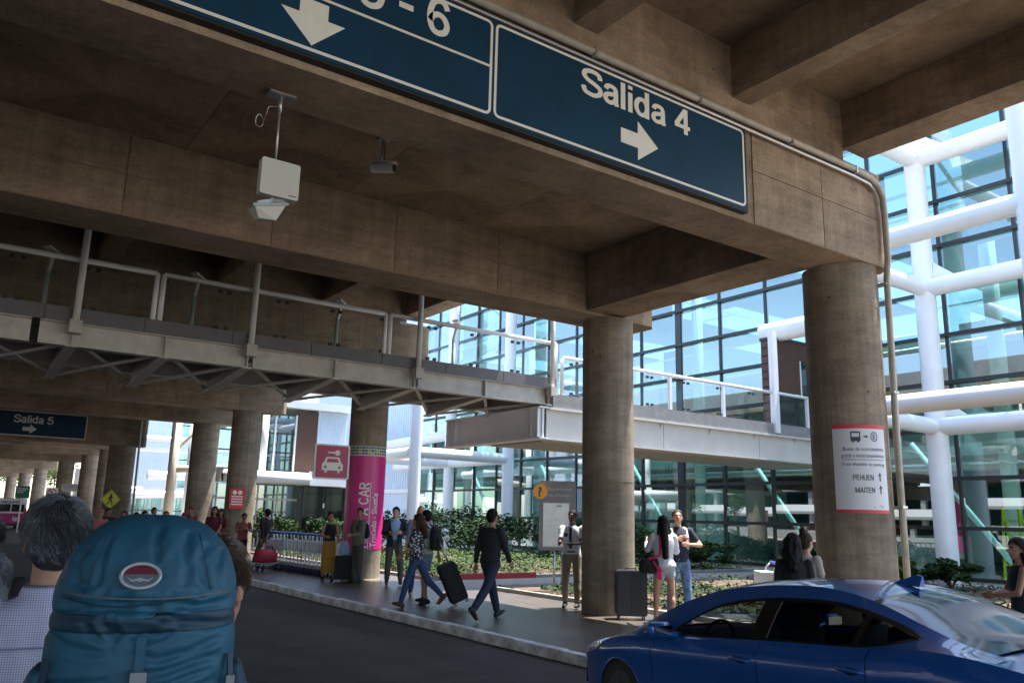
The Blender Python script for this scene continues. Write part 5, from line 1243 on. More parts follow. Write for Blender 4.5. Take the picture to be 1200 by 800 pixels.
HP = cloth('hot pink cloth', (.65, .02, .14)); inv = Matrix.Rotation(-t.rotation_euler.z, 4, 'Z') @ Matrix.Translation(-bc)
b = MB(); pts = [Vector((-.14, 0, .08))] + [inv @ to_world(t, J['Mt'] @ Vector(v)) for v in ((-.15, -.15, 1.2), (-.02, -.16, 1.36), (.04, -.10, 1.47))]
pts = [Vector((-.02,-.06,.09))] + [inv @ to_world(t, J['Mt'] @ Vector(v)) for v in ((-.10, -.18, 1.12), (-.09, -.175, 1.30), (-.085, -.12, 1.45), (-.08, .02, 1.49))]
for a, d in zip(pts, pts[1:]): b.bar(a, d, .035, .012, up=(.5,.5,.1))
b.build('strap', HP, c)
b = MB(); b.bar((.05,-.07,.06), (.13,-.09,-.08), .05, .02); b.bar((.13,-.09,-.08), (.15,-.09,-.22), .07, .02); b.bar((.08,-.085,.0), (.2,-.09,-.1), .04, .02); b.build('scarf', HP, c)
t, J = person((10.60, 9.96, S), 212, 'man in navy T-shirt and jeans hugging the woman in white', H=1.80, skin='l', hair=('short', HBR), top=dict(mat=NAVY, sleeve='short', z=.92), bottom=dict(mat=DENIML, w=1.05), shoe=cloth('trainer grey', (.3,.3,.3)), pose=dict(ll=(4, 5, 2), rl=(-4, 4, 2), la=(20, 34, 75, 62), ra=(50, 20, 60, 50), hy=6, hp=-12), seed=11)
worn_backpack(t, J, 'silver grey backpack on the man hugging the woman in white', cloth('silver cloth', (.42,.43,.44)), w_=.20, h_=.46, d_=.13, strap=cloth('silver cloth', None))
suitcase(10.12, 10.62, .80, .52, .32, -.62, 'big dark suitcase standing at the foot of the middle column', mat('case charcoal', (.035,.035,.038), .5, var=.1))
# women behind the car
t, J = person((7.75, 5.62, S), 60, 'woman with curly black hair and black top behind the blue car', H=1.50, sex='f', skin='m', hair=('curly', HB), top=dict(mat=BLK), bottom=dict(mat=BLK), pose=dict(hy=10), seed=12)
t, J = person((8.45, 5.95, S), 95, 'woman with tied brown hair in profile behind the blue car', H=1.52, sex='f', skin='l', hair=('bun', HBR), top=dict(mat=cloth('cream cloth', (.45,.38,.32)), sleeve='short'), bottom=dict(mat=BLK), pose=dict(ra=(10, 6, 20, 5), la=(12, 6, 25, 5)), seed=13)
t, J = person((9.15, 3.98, S), 322, 'woman in sleeveless navy top at the right edge behind the car', H=1.52, sex='f', skin='t', hair=('long', HB), top=dict(mat=NAVY, sleeve='none'), bottom=dict(mat=BLK), pose=dict(ra=(20, 14, 60, 40), la=(20, 14, 60, 40), hy=-25), seed=14)

# ---- distant waiting people at left
far = [(4.75, 28.6, 1.62, 'm', 'l', 'short', PINKC, 'man in pink shirt and cap waiting at far left of the distant group'),
       (5.25, 30.2, 1.66, 'm', 't', 'short', BLK, 'dark haired man in black just right of the pink shirted man'),
       (5.35, 28.2, 1.58, 'f', 'l', 'bob', cloth('lilac cloth', None), 'fair haired woman in lilac in the distant group'),
       (5.65, 27.9, 1.55, 'f', 'm', 'long', BLK, 'woman with dark hair in black in the distant group'),
       (6.1, 28.9, 1.60, 'f', 't', 'bob', BLK, 'short haired woman in black beside the woman with dark hair'),
       (6.75, 30.6, 1.72, 'm', 't', 'short', NAVY, 'man in navy standing above the blue backpack'),
       (6.75, 28.9, 1.60, 'f', 'l', 'bob', PINKC, 'woman in pink beside the man in navy'),
       (6.95, 27.4, 1.58, 'f', 't', 'long', BLK, 'dark haired woman left of the man in red cap'),
       (7.45, 28.6, 1.66, 'm', 't', 'short', cloth('dull red cloth', (.28,.05,.05)), 'man in red with a red cap in the distant group'),
       (7.35, 25.6, 1.66, 'f', 'm', 'long', cloth('maroon cloth', (.10,.01,.02)), 'woman with long hair in dark red nearest of the distant group'),
       (7.75, 26.3, 1.60, 'f', 't', 'long', cloth('wine cloth', (.16,.015,.03)), 'woman in wine red beside the long haired woman in dark red')]
for i, (x, y, h, sx, sk, hr, cl, lb) in enumerate(far):
    hm = HBR if i in (2, 4, 6) else HB
    t, J = person((x, y, .12 if x > 7.03 else 0), 185 + random.uniform(-30, 30), lb, H=h + .06, sex=sx, skin=sk, hair=(hr, hm), top=dict(mat=cl, sleeve='short' if i % 2 else 'long'), bottom=dict(mat=[DENIMD, BLK, GREYT][i % 3]), pose=dict(la=(15, 10, 30 + 10*(i % 4), 20), ra=(10, 12, 50, 20)), vox=.018, seed=20 + i)
    if 'cap' in lb:
        Mh = J['Mh']; b = MB(); b.ell(Mh @ Vector((0, -.012, 1.70)), (.095, .112, .075), rot=Mh.to_3x3()); b.ell(Mh @ Vector((0, .12, 1.70)), (.07, .06, .01), rot=Mh.to_3x3()); b.build('cap', REDC if 'red cap' in lb else PINKC, t, True)
t, J = person((7.95, 24.7, S), 190, 'man in red shirt leaning on the luggage cart with the pink bag', H=1.56, skin='t', hair=('short', HB), top=dict(mat=cloth('faded red cloth', (.26,.06,.07)), sleeve='short'), bottom=dict(mat=BLK), pose=dict(la=(35, 10, 75, 35), ra=(35, 10, 75, 35), lean=12), seed=40)

# ================================================================== FOREGROUND FIGURES
def hair_strands(t, Mh, n, m, spread, length, keepf, seed, wave=.35, name='hair_strands', flow=None, r=.0009):
    rnd = random.Random(seed); b = MB()
    for _ in range(n):
        u = Vector((rnd.gauss(0,1), rnd.gauss(0,1), rnd.gauss(0,1))).normalized()
        if u.z < -.75: continue
        p = Vector((u.x*.089, -.020 + u.y*.104, 1.668 + u.z*.100)) if u.z > -.2 else Vector((u.x*.083, -.035 + u.y*.088, 1.655 + u.z*.115))
        if not keepf(p): continue
        nrm = u; crown = Vector((.012, -.06, 1.77)); d = (p - crown); d = d - nrm*d.dot(nrm)
        if d.length < 1e-4: continue
        d.normalize(); sw = nrm.cross(d); cl = noise.noise(p*26); c2 = noise.noise(p*70 + Vector((5,5,5))); d = (d + sw*(.7 + 1.1*cl + .5*c2 + rnd.gauss(0, .10)) + nrm*(.20 + .25*c2)).normalized()
        L_ = length * rnd.uniform(.6, 1.25); w1 = rnd.gauss(0, wave)*.4 + wave*2.2*noise.noise(p*40)
        pts = [p - nrm*.006]; q = p.copy(); dd = d.copy()
        for k in range(3):
            q = q + dd*L_/3; u2 = Vector((q.x/.089, (q.y+.02)/.104, (q.z-1.668)/.1)); rl = u2.length
            if rl > 1.10: dd = (dd - u2.normalized()*.45).normalized()
            dd = (dd + sw*w1*.5 + Vector((0,0,-.10))).normalized(); pts.append(q.copy())
        wv = nrm.cross(d).normalized()*r; vs = []
        for i, pt in enumerate(pts):
            ww = wv * (1 - i/ (len(pts) - .5)); vs += [Mh @ (pt - ww), Mh @ (pt + nrm*r*1.2*(1-i/4)), Mh @ (pt + ww)]
        fs = []
        for i in range(len(pts)-1): fs += [(3*i, 3*i+1, 3*i+4, 3*i+3), (3*i+1, 3*i+2, 3*i+5, 3*i+4)]
        b.add(vs, fs)
    o = b.build(name, m, t); stuff(o); return o
HG1 = mat('hair strand grey', (.10, .103, .115), .42, var=.75, scale=55)
HB1 = mat('hair strand black', (.018, .016, .016), .4, var=.5, scale=40)
# grey haired man in checked shirt
t, J = person((.375, 3.0, 0), 4, 'grey haired man in blue and white checked shirt seen from behind at left', H=1.755, skin='m', hair=('crop', mat('hair base grey', (.02,.02,.022), .6, var=.4, scale=50)), top=dict(mat=CHECK, sleeve='elbow', z=.86, grow=.03, fold=.008, name='shirt'), bottom=dict(mat=NAVY), pose=dict(la=(4, 12, 18, 5), ra=(4, 12, 18, 5), hy=-4, hp=-2), vox=.009, seed=51)
Mh = J['Mh']
kf = lambda p: not (p.y > .045 + (p.z-1.70)*.7) and p.z > 1.555
hair_strands(t, Mh, 5200, HG1, 0, .046, kf, 1); hair_strands(t, Mh, 5200, mat('hair strand dark', (.035,.035,.04), .4, var=.5, scale=60), 0, .046, kf, 21); hair_strands(t, Mh, 1200, mat('hair strand silver', (.24,.25,.27), .38, var=.3, scale=60), 0, .04, kf, 22)
b = MB(); Mx = J['Mt']
for zc, rx, ry in ((0, .072, .070),):
    b.rings([(0, -.012, 1.452, .078, .078), (0, -.012, 1.485, .070, .070), (0, -.012, 1.50, .066, .066), (0, -.012, 1.485, .0735, .0735), (0, -.012, 1.45, .083, .084)], 28, caps=False, mtx=Mx)
b.build('collar', CHECK, t, True)
b = MB(); b.bar(Mx @ Vector((-.17, -.143, 1.33)), Mx @ Vector((.17, -.143, 1.33)), .006, .004); b.build('yoke_seam', cloth('seam blue', (.2,.2,.35)), t)
# small grey head further left
t, J = person((.262, 3.95, 0), -6, 'short woman with straight grey hair in striped dark top at the far left edge', H=1.54, sex='f', skin='m', hair=('bob', HG), top=dict(mat=cloth('grey stripe', (.16,.17,.2))), bottom=dict(mat=BLK), vox=.011, seed=52)
hair_strands(t, J['Mh'], 3500, HG1, 0, .08, lambda p: not (p.y > .03) and p.z > 1.5, 2, wave=.08)
t, J = person((.262, 4.45, 0), 0, 'dark haired person cut off by the left edge, mostly in shadow', H=1.69, skin='t', hair=('short', HB), top=dict(mat=BLK), bottom=dict(mat=BLK), vox=.012, seed=53)
hair_strands(t, J['Mh'], 2500, HB1, 0, .04, lambda p: not (p.y > .03) and p.z > 1.56, 3)
# backpacker
TEAL = (.010, .082, .138)
t, J = person((.52, 2.21, 0), 22, 'traveller almost hidden behind the large blue hiking backpack they carry', H=1.66, sex='f', skin='m', hair=('short', HBR), top=dict(mat=cloth('blue fleece', (.03,.10,.2)), z=.88, grow=.02), bottom=dict(mat=BLK), pose=dict(hy=28, hp=2, hs=.13, la=(30, 4, 60, 10), ra=(36, 2, 70, 20)), vox=.01, seed=54)
hair_strands(t, J['Mh'], 3000, mat('hair strand brown', (.07,.035,.02), .4, var=.5, scale=40), 0, .05, lambda p: not (p.y > .04) and p.z > 1.56, 4)

PK = mat('pack nylon', TEAL, .62, var=.2, scale=6, bump=.25, bscale=30, bdist=.008)
PKD = mat('pack nylon dark', (.007, .036, .062), .6, var=.15, scale=5, bump=.15, bscale=30, bdist=.008)  # trim colour, also carries the painted shade of gusset and right pocket
STR = mat('strap grey', (.10, .12, .13), .6)
# local frame: x right, y away from us, z up; origin at the pack's base centre
pk = thing('hiking_backpack', (.435, 1.945, .985), 'large teal blue hiking backpack with an oval badge, seen close from behind', 'backpack', world=False, rz=-math.radians(12)); pk.scale = (.93, .95, 1.0)
def superring(z, rx, ry, cy, e=2.6, n=56, cx=0):
    o = []
    for k in range(n):
        a = 2*PI*k/n; c_, s_ = math.cos(a), math.sin(a)
        o.append(Vector((cx + rx*abs(c_)**(2/e)*(1 if c_ >= 0 else -1), cy + ry*abs(s_)**(2/e)*(1 if s_ >= 0 else -1), z)))
    return o
def pack_mesh(name, prof, m, wrinkle, seed, n=96, rows=70, e=2.5, extra=None):
    # prof: list of (z, rx, ry, cy); smooth interpolation
    zs = [p[0] for p in prof]
    def interp(z):
        for a, b_ in zip(prof, prof[1:]):
            if a[0] <= z <= b_[0]:
                f_ = (z - a[0])/(b_[0]-a[0]); f_ = f_*f_*(3-2*f_) if False else f_; return [a[i]*(1-f_) + b_[i]*f_ for i in range(4)]
        return prof[-1]
    rng = []
    for i in range(rows+1):
        z = zs[0] + (zs[-1]-zs[0])*i/rows; q = interp(z); rng.append(superring(z, q[1], q[2], q[3], e, n))
    vs = []; fs = []
    for rg in rng: vs += rg
    m_ = len(rng)
    for i in range(m_-1):
        for k in range(n): fs.append((i*n+k, i*n+(k+1) % n, (i+1)*n+(k+1) % n, (i+1)*n+k))
    fs.append(tuple(range(n))[::-1]); fs.append(tuple((m_-1)*n+k for k in range(n)))
    me = bpy.data.meshes.new(name); me.from_pydata([tuple(v) for v in vs], [], fs); me.update()
    co = [(v.index, v.co.copy(), v.normal.copy()) for v in me.vertices]
    for i, c, nn in co:
        me.vertices[i].co = c + nn * wrinkle(c)
    me.update(); o = mk(name, me, m, pk, True)
    return o
# creases of the nylon, traced as polylines (x, z) with a width and depth each, in the pack's own metres
UV = lambda u, v: ((u - 500)*.000456*1.08, .764 - v*.000456)
CR = []
def crease(pts, wd, dp):
    p = [Vector(UV(*q)) for q in pts]; L_ = [0]
    for a, c in zip(p, p[1:]): L_.append(L_[-1] + (c-a).length)
    CR.append((p, L_, wd, dp, min(q.x for q in p) - wd*4, max(q.x for q in p) + wd*4, min(q.y for q in p) - wd*4, max(q.y for q in p) + wd*4))
for q in (([(520,70),(512,140),(520,230)],.0075,.013), ([(640,90),(632,160),(655,250),(650,330)],.009,.013), ([(330,110),(300,170),(292,260),(290,330)],.007,.010), ([(560,80),(570,150),(560,210)],.010,-.007), ([(730,150),(700,220),(720,290),(760,350)],.010,.012),
          ([(800,170),(780,260),(800,350)],.008,.010), ([(230,160),(190,230),(200,310),(260,350)],.008,.010), ([(430,350),(405,400)],.006,.007), ([(600,350),(588,395)],.006,.007), ([(520,355),(515,400)],.006,.006), ([(340,335),(300,380)],.007,.008), ([(690,330),(730,385)],.007,.008),
          ([(130,395),(260,400),(400,385),(540,400),(700,430),(850,440)],.010,.012), ([(120,470),(260,430),(400,420),(520,430),(640,480),(860,500)],.011,.020), ([(620,395),(700,415),(860,400)],.007,.009),
          ([(320,450),(345,500),(400,560)],.009,.017), ([(360,440),(375,490),(405,540)],.006,.010), ([(560,460),(530,520),(450,570)],.008,.015), ([(640,500),(560,545),(460,575)],.007,.011), ([(250,450),(290,520),(380,585)],.007,.010),
          ([(90,520),(200,580),(300,600),(395,600)],.008,.010), ([(455,605),(560,640),(700,610),(820,560)],.008,.012), ([(455,700),(600,690),(720,650),(830,640)],.009,.014), ([(70,740),(220,730),(380,715)],.007,.012), ([(460,730),(600,745),(800,690)],.007,.010),
          ([(90,800),(250,770),(400,760)],.010,.013), ([(470,770),(640,800),(830,740)],.010,.013), ([(110,880),(300,840),(480,850),(830,860)],.012,.014), ([(100,960),(400,940),(830,980)],.012,.012)):
    crease(*q)
def creases(x, z):
    k_ = .72; d = 0; pt = Vector((x, z)); wob = noise.noise(Vector((x*30, z*30, 2)))*.004
    for p, L_, wd, dp, x0, x1, z0, z1 in CR:
        if not (x0 < x < x1 and z0 < z < z1): continue
        best = 9; tt = 0
        for i in range(len(p)-1):
            ab = p[i+1]-p[i]; t_ = max(0, min(1, (pt-p[i]).dot(ab)/ab.length_squared)); q = p[i] + ab*t_; dd = (pt-q).length
            if dd < best: best = dd; tt = (L_[i] + ab.length*t_)/L_[-1]
        best = max(0, best + wob); tp = (4*tt*(1-tt))**.4 if 0 < tt < 1 else 0; u = best/wd
        d -= k_*dp*tp*math.exp(-u*u); d += .16*dp*tp*math.exp(-((u-1.9)/.8)**2)
    return d
def wr_body(c):
    if c.y > .06: return 0
    return creases(c.x, c.z) + .0018*noise.noise(Vector((c.x*22, c.y*8, c.z*26))) + .007*noise.noise(Vector((c.x*6, 2, c.z*9)))
def wr_lid(c):
    if c.y > .08: return 0
    return creases(c.x, c.z) + .0035*noise.noise(Vector((c.x*30, c.y*8, c.z*14))) + .005*noise.noise(Vector((c.x*10, c.y*8, c.z*7)))
pack_mesh('main_bag', [(-.10,.10,.08,0),(-.06,.17,.11,0),(.05,.19,.135,0),(.30,.195,.145,0),(.46,.197,.15,0),(.53,.192,.145,0),(.585,.17,.12,.0)], PK, wr_body, 1, n=200, rows=150)
def prof_lid():
    out = []
    for k in range(19):
        a = (k/18)*PI/2; out.append((.575 + .180*math.sin(a), max(.004, .190*math.cos(a)**.78) + .003, max(.004, .150*math.cos(a)**.75), -.008 + .012*(k/18)))
    return [(.545, .182, .142, -.004), (.555, .191, .152, -.008), (.565, .193, .153, -.008)] + out
pack_mesh('top_lid', prof_lid(), PK, wr_lid, 2, n=210, rows=90, e=2.15)
def on_pack(x, z, rx=.193, ry=.150, e=2.15, lift=0, cy=-.006):
    k = max(0, min(1, (z - .575)/.180)); a = math.asin(k); sx = max(.004, rx*math.cos(a)**.78); sy = max(.004, ry*math.cos(a)**.75)
    u = min(.999, abs(x)/sx); y = -sy*(1 - u**e)**(1/e); return Vector((x, y + cy - lift, z))
def strip(name, pts, r, m, n=8): return MB().tube(pts, r, n).build(name, m, pk, True)
pack_mesh('gusset', [(.515,.182,.138,0),(.530,.191,.149,-.002),(.548,.191,.151,-.004),(.562,.186,.1475,-.006)], PKD, lambda c: creases(c.x, c.z)*.7 + .002, 3, n=200, rows=26)  # darker nylon puts the shade below the lid into the colour
# stitched seam and piping following the lid's real surface
strip('piping', [on_pack(x, .592 - .012*(1-(x/.17)**2) + .006*math.sin(x*18), lift=.0015) for x in [-.172 + .344*k/40 for k in range(41)]], .0016, PKD)
strip('zip', [on_pack(x, .600 - .010*(1-(x/.17)**2), lift=.003) for x in [-.165 + .33*k/40 for k in range(41)]], .0022, STR, 6)
for s_ in (-1, 1): strip('seam', [on_pack(s_*(.128 - .035*((z-.60)/.12)), z, lift=.0008) for z in [.60 + .115*k/14 for k in range(15)]], .0011, PKD, 6)
# oval badge
c0_ = on_pack(-.020, .632, lift=.004); nrm = Vector((-.05, -1, .40)).normalized(); ex = Vector((1, -.03, 0)).normalized(); ey = nrm.cross(ex) * 1; ey = -ey if ey.z < 0 else ey
Bm = Matrix((ex, ey, ex.cross(ey))).transposed().to_4x4(); Bm.translation = c0_ + nrm*.004
def ov(rx, ry, h0, h1, n=40): 
    b = MB(); b.rings([(0,0,h0,rx,ry),(0,0,h1,rx*.985,ry*.985)], n, mtx=Bm); return b
sgn = 1 if (Bm.to_3x3() @ Vector((0,0,1))).dot(nrm) > 0 else -1
b = MB(); rg = []
for k in range(48):
    a = 2*PI*k/48; rg.append(Bm @ Vector((.0385*math.cos(a), .0245*math.sin(a), sgn*.004)))
rg.append(rg[0]); b.tube(rg, .0042, 8, caps=False); b.build('badge_ring', mat('badge silver', (.36,.39,.42), .4, metal=.4), pk, True)
b = MB(); b.rings([(0,0,-.004,.0375,.0235),(0,0,sgn*.0045,.0375,.0235)], 40, mtx=Bm); b.build('badge_base', mat('badge grey', (.09,.11,.12), .4), pk)
def half(lo, hi, rx, ry, h, m, nm):
    pts = [Bm @ Vector((rx*math.cos(a), ry*math.sin(a), sgn*h)) for a in [lo + (hi-lo)*k/24 for k in range(25)]]; MB().add(pts, [tuple(range(25))]).build(nm, m, pk)
half(math.radians(8), math.radians(172), .0335, .0205, .0052, mat('badge red', (.12,.008,.014), .4), 'badge_red')
b = MB(); pts = [(-.030,-.003),(-.016,-.009),(-.005,-.006),(0,-.004),(.005,-.006),(.016,-.009),(.030,-.003),(.018,-.0135),(.006,-.0115),(0,-.0145),(-.006,-.0115),(-.018,-.0135)]
b.add([Bm @ Vector((x*.9, y*.9, sgn*.0056)) for x, y in pts], [tuple(range(len(pts)))]); b.build('badge_bird', mat('badge silver', None), pk)
# centre strap, buckle and loop
def face_bag(x, z, lift=.0):
    u = min(.99, abs(x)/.195); return Vector((x, -.148*(1-u**2.5)**.4 - lift, z))
b = MB(); pts = [face_bag(-.004, .52, .014), face_bag(-.004, .49, .012), face_bag(-.004, .46, .010), face_bag(-.004, .40, .004), face_bag(-.004, .2, .0)]
for a, d in zip(pts, pts[1:]): b.bar(a, d, .019, .003, up=(0,-1,0))
b.build('centre_strap', PK, pk)
fl = MB(); fl.add([face_bag(-.055,.535,.008), face_bag(.055,.535,.008), face_bag(.016,.475,.014), face_bag(-.022,.475,.014)], [(0,1,2,3)]); 
b = MB(); b.box((-.019, -.172, .425), (.013, -.158, .455)); b.box((-.015, -.170, .395), (.009, -.160, .425)); b.build('buckle', mat('buckle grey', (.20,.21,.22), .4), pk)
b = MB(); b.tube([Vector((-.004 + .020*math.cos(a), -.165, .375 + .033*math.sin(a))) for a in [2*PI*k/24 for k in range(25)]], .0028, 8, caps=False); b.build('cord_loop', mat('cord grey', (.28,.3,.31), .6), pk, True)
MB().box((.002, -.172, .365), (.014, -.166, .382)).build('white_tab', WHITE, pk)
# side compression straps and pockets
for s in (-1, 1):
    sd_ = 'right' if s > 0 else 'left'
    b = MB(); pts = [Vector((s*.182, -.098, .475)), Vector((s*.187, -.098, .43)), Vector((s*.189, -.098, .36)), Vector((s*.191, -.095, .25))]
    for a, d in zip(pts, pts[1:]): b.bar(a, d, .015, .004, up=(s*.9,-1,0))
    b.build('side_strap', PKD, pk)
    b = MB(); b.box((s*.187-.009, -.112, .40), (s*.187+.009, -.096, .432)); b.build('buckle', mat('buckle grey', None), pk)
    b = MB(); b.rings([(s*.19,0,-.05,.03,.10),(s*.215,0,.0,.045,.115),(s*.22,.0,.2,.045,.115),(s*.21,0,.38,.035,.10),(s*.195,0,.45,.02,.07)], 24); me = remesh(b, .008, 3, .006, 14, s+3); mk('side_pocket', me, PKD if s > 0 else PK, pk, True)  # right pocket takes the darker nylon as painted shading
    b = MB()
    pts = [Vector((s*.07, .14, .52)), Vector((s*.09, .22, .51)), Vector((s*.11, .32, .44)), Vector((s*.12, .34, .3)), Vector((s*.14, .2, .1))]
    for a, d in zip(pts, pts[1:]): b.bar(a, d, .06, .02)
    b.build('shoulder_strap', PKD, pk)

# ================================================================== CAR
cr_ = thing('parked_car', (6.10, 6.32, 0), 'dark blue sedan car at lower right parked along the kerb', 'car', world=False, rz=-.11)
PAINT = mat('car paint blue', (.003, .095, .40), .32, metal=.1, coat=1.0)
CBLK = mat('car trim black', (.008,.008,.009), .3); CINT = mat('car interior', (.03,.03,.033), .8); CHR = mat('chrome', (.7,.7,.7), .12, metal=1)
def lerp_tab(tab, a):
    if a <= tab[0][0]: return tab[0][1]
    for p, q in zip(tab, tab[1:]):
        if a <= q[0]:
            f_ = (a-p[0])/(q[0]-p[0]); return p[1]*(1-f_) + q[1]*f_
    return tab[-1][1]
def smooth_tab(tab):
    # Catmull-Rom sampling
    out = []; n = len(tab)
    for i in range(n-1):
        p0, p1, p2, p3 = tab[max(i-1,0)], tab[i], tab[i+1], tab[min(i+2,n-1)]
        for k in range(8):
            t_ = k/8; m1 = (p2[1]-p0[1])/(p2[0]-p0[0]) if p2[0] != p0[0] else 0; m2 = (p3[1]-p1[1])/(p3[0]-p1[0]) if p3[0] != p1[0] else 0; h_ = p2[0]-p1[0]
            out.append((p1[0]+h_*t_, (2*t_**3-3*t_**2+1)*p1[1] + (t_**3-2*t_**2+t_)*h_*m1 + (-2*t_**3+3*t_**2)*p2[1] + (t_**3-t_**2)*h_*m2))
    out.append(tab[-1]); return out
belt = smooth_tab([(0,.50),(.15,.585),(.4,.66),(.7,.735),(.94,.785),(1.35,.825),(2.0,.88),(2.5,.925),(3.3,1.0),(3.7,1.05),(4.1,1.04),(4.57,.97)])
halfw = smooth_tab([(0,.52),(.12,.68),(.3,.78),(.6,.86),(1.0,.885),(2.0,.90),(3.0,.90),(3.7,.885),(4.2,.85),(4.45,.78),(4.57,.66)])
railz = smooth_tab([(.98,.85),(1.25,.985),(1.55,1.12),(1.9,1.23),(2.3,1.295),(2.7,1.325),(3.0,1.315),(3.3,1.26),(3.6,1.17),(3.9,1.09),(4.15,1.055)])
raily = smooth_tab([(.98,.73),(1.5,.66),(1.9,.60),(2.3,.565),(2.8,.555),(3.3,.57),(3.8,.62),(4.15,.66)])
crown = smooth_tab([(.98,.05),(1.4,.06),(1.9,.055),(2.5,.045),(3.0,.045),(3.5,.05),(4.15,.03)])
hoodc = smooth_tab([(0,.05),(.3,.06),(.6,.065),(.98,.065)])
dtop = smooth_tab([(1.50,.862),(1.75,1.03),(1.97,1.135),(2.3,1.205),(2.7,1.243),(3.04,1.245),(3.34,1.20),(3.55,1.15),(3.68,1.105)])
dbot = smooth_tab([(1.50,.852),(2.0,.90),(2.5,.945),(3.0,.985),(3.3,1.01),(3.5,1.045),(3.68,1.098)])
def sidey(a, z):
    # greenhouse half width at height z, straight line from belt to rail
    zb = lerp_tab(belt, a); yb = lerp_tab(halfw, a) - .055; zr = lerp_tab(railz, a); yr = lerp_tab(raily, a)
    f_ = max(0, min(1, (z - zb)/max(.02, zr - zb))); return yb + (yr - yb)*(f_**1.25)
AX = (.88, 3.55); ARC = .315
def body_low(a, side_off=0):
    lo = .20 if .35 < a < 4.2 else .24
    for c in AX:
        if abs(a-c) < ARC: lo = max(lo, .265 + math.sqrt(max(0, ARC**2 - (a-c)**2)))
    return lo
def side_w(a, z):
    zb = lerp_tab(belt, a); w0 = lerp_tab(halfw, a); f_ = max(0, min(1, (z-.2)/max(.1, zb-.2)))
    crease = .012*math.exp(-((f_-.80)/.07)**2) - .010*math.exp(-((f_-.55)/.16)**2)
    return w0*(.955 + .05*math.sin(min(1, f_*1.15)*PI*.62)) + crease - (.045 if f_ > .985 else .02*max(0, (f_-.9)*10))
def side_part(a0, a1, name, s, m=PAINT):
    n = max(3, int((a1-a0)/.035)); rows = 12; vs = []; fs = []
    for i in range(n+1):
        a = a0 + (a1-a0)*i/n; lo = body_low(a); zb = lerp_tab(belt, a)
        for j in range(rows+1):
            z = lo + (zb-lo)*j/rows; vs.append((-s*side_w(a, z), -a, z))
        vs.append((-s*(side_w(a, lo) - .06), -a, lo))
    r2 = rows + 2
    for i in range(n):
        for j in range(rows):
            q = (i*r2+j, (i+1)*r2+j, (i+1)*r2+j+1, i*r2+j+1); fs.append(q if s < 0 else q[::-1])
        fs.append((i*r2, i*r2+rows+1, (i+1)*r2+rows+1, (i+1)*r2))
    return MB().add(vs, fs).build(name, m, cr_, True, sub=False)
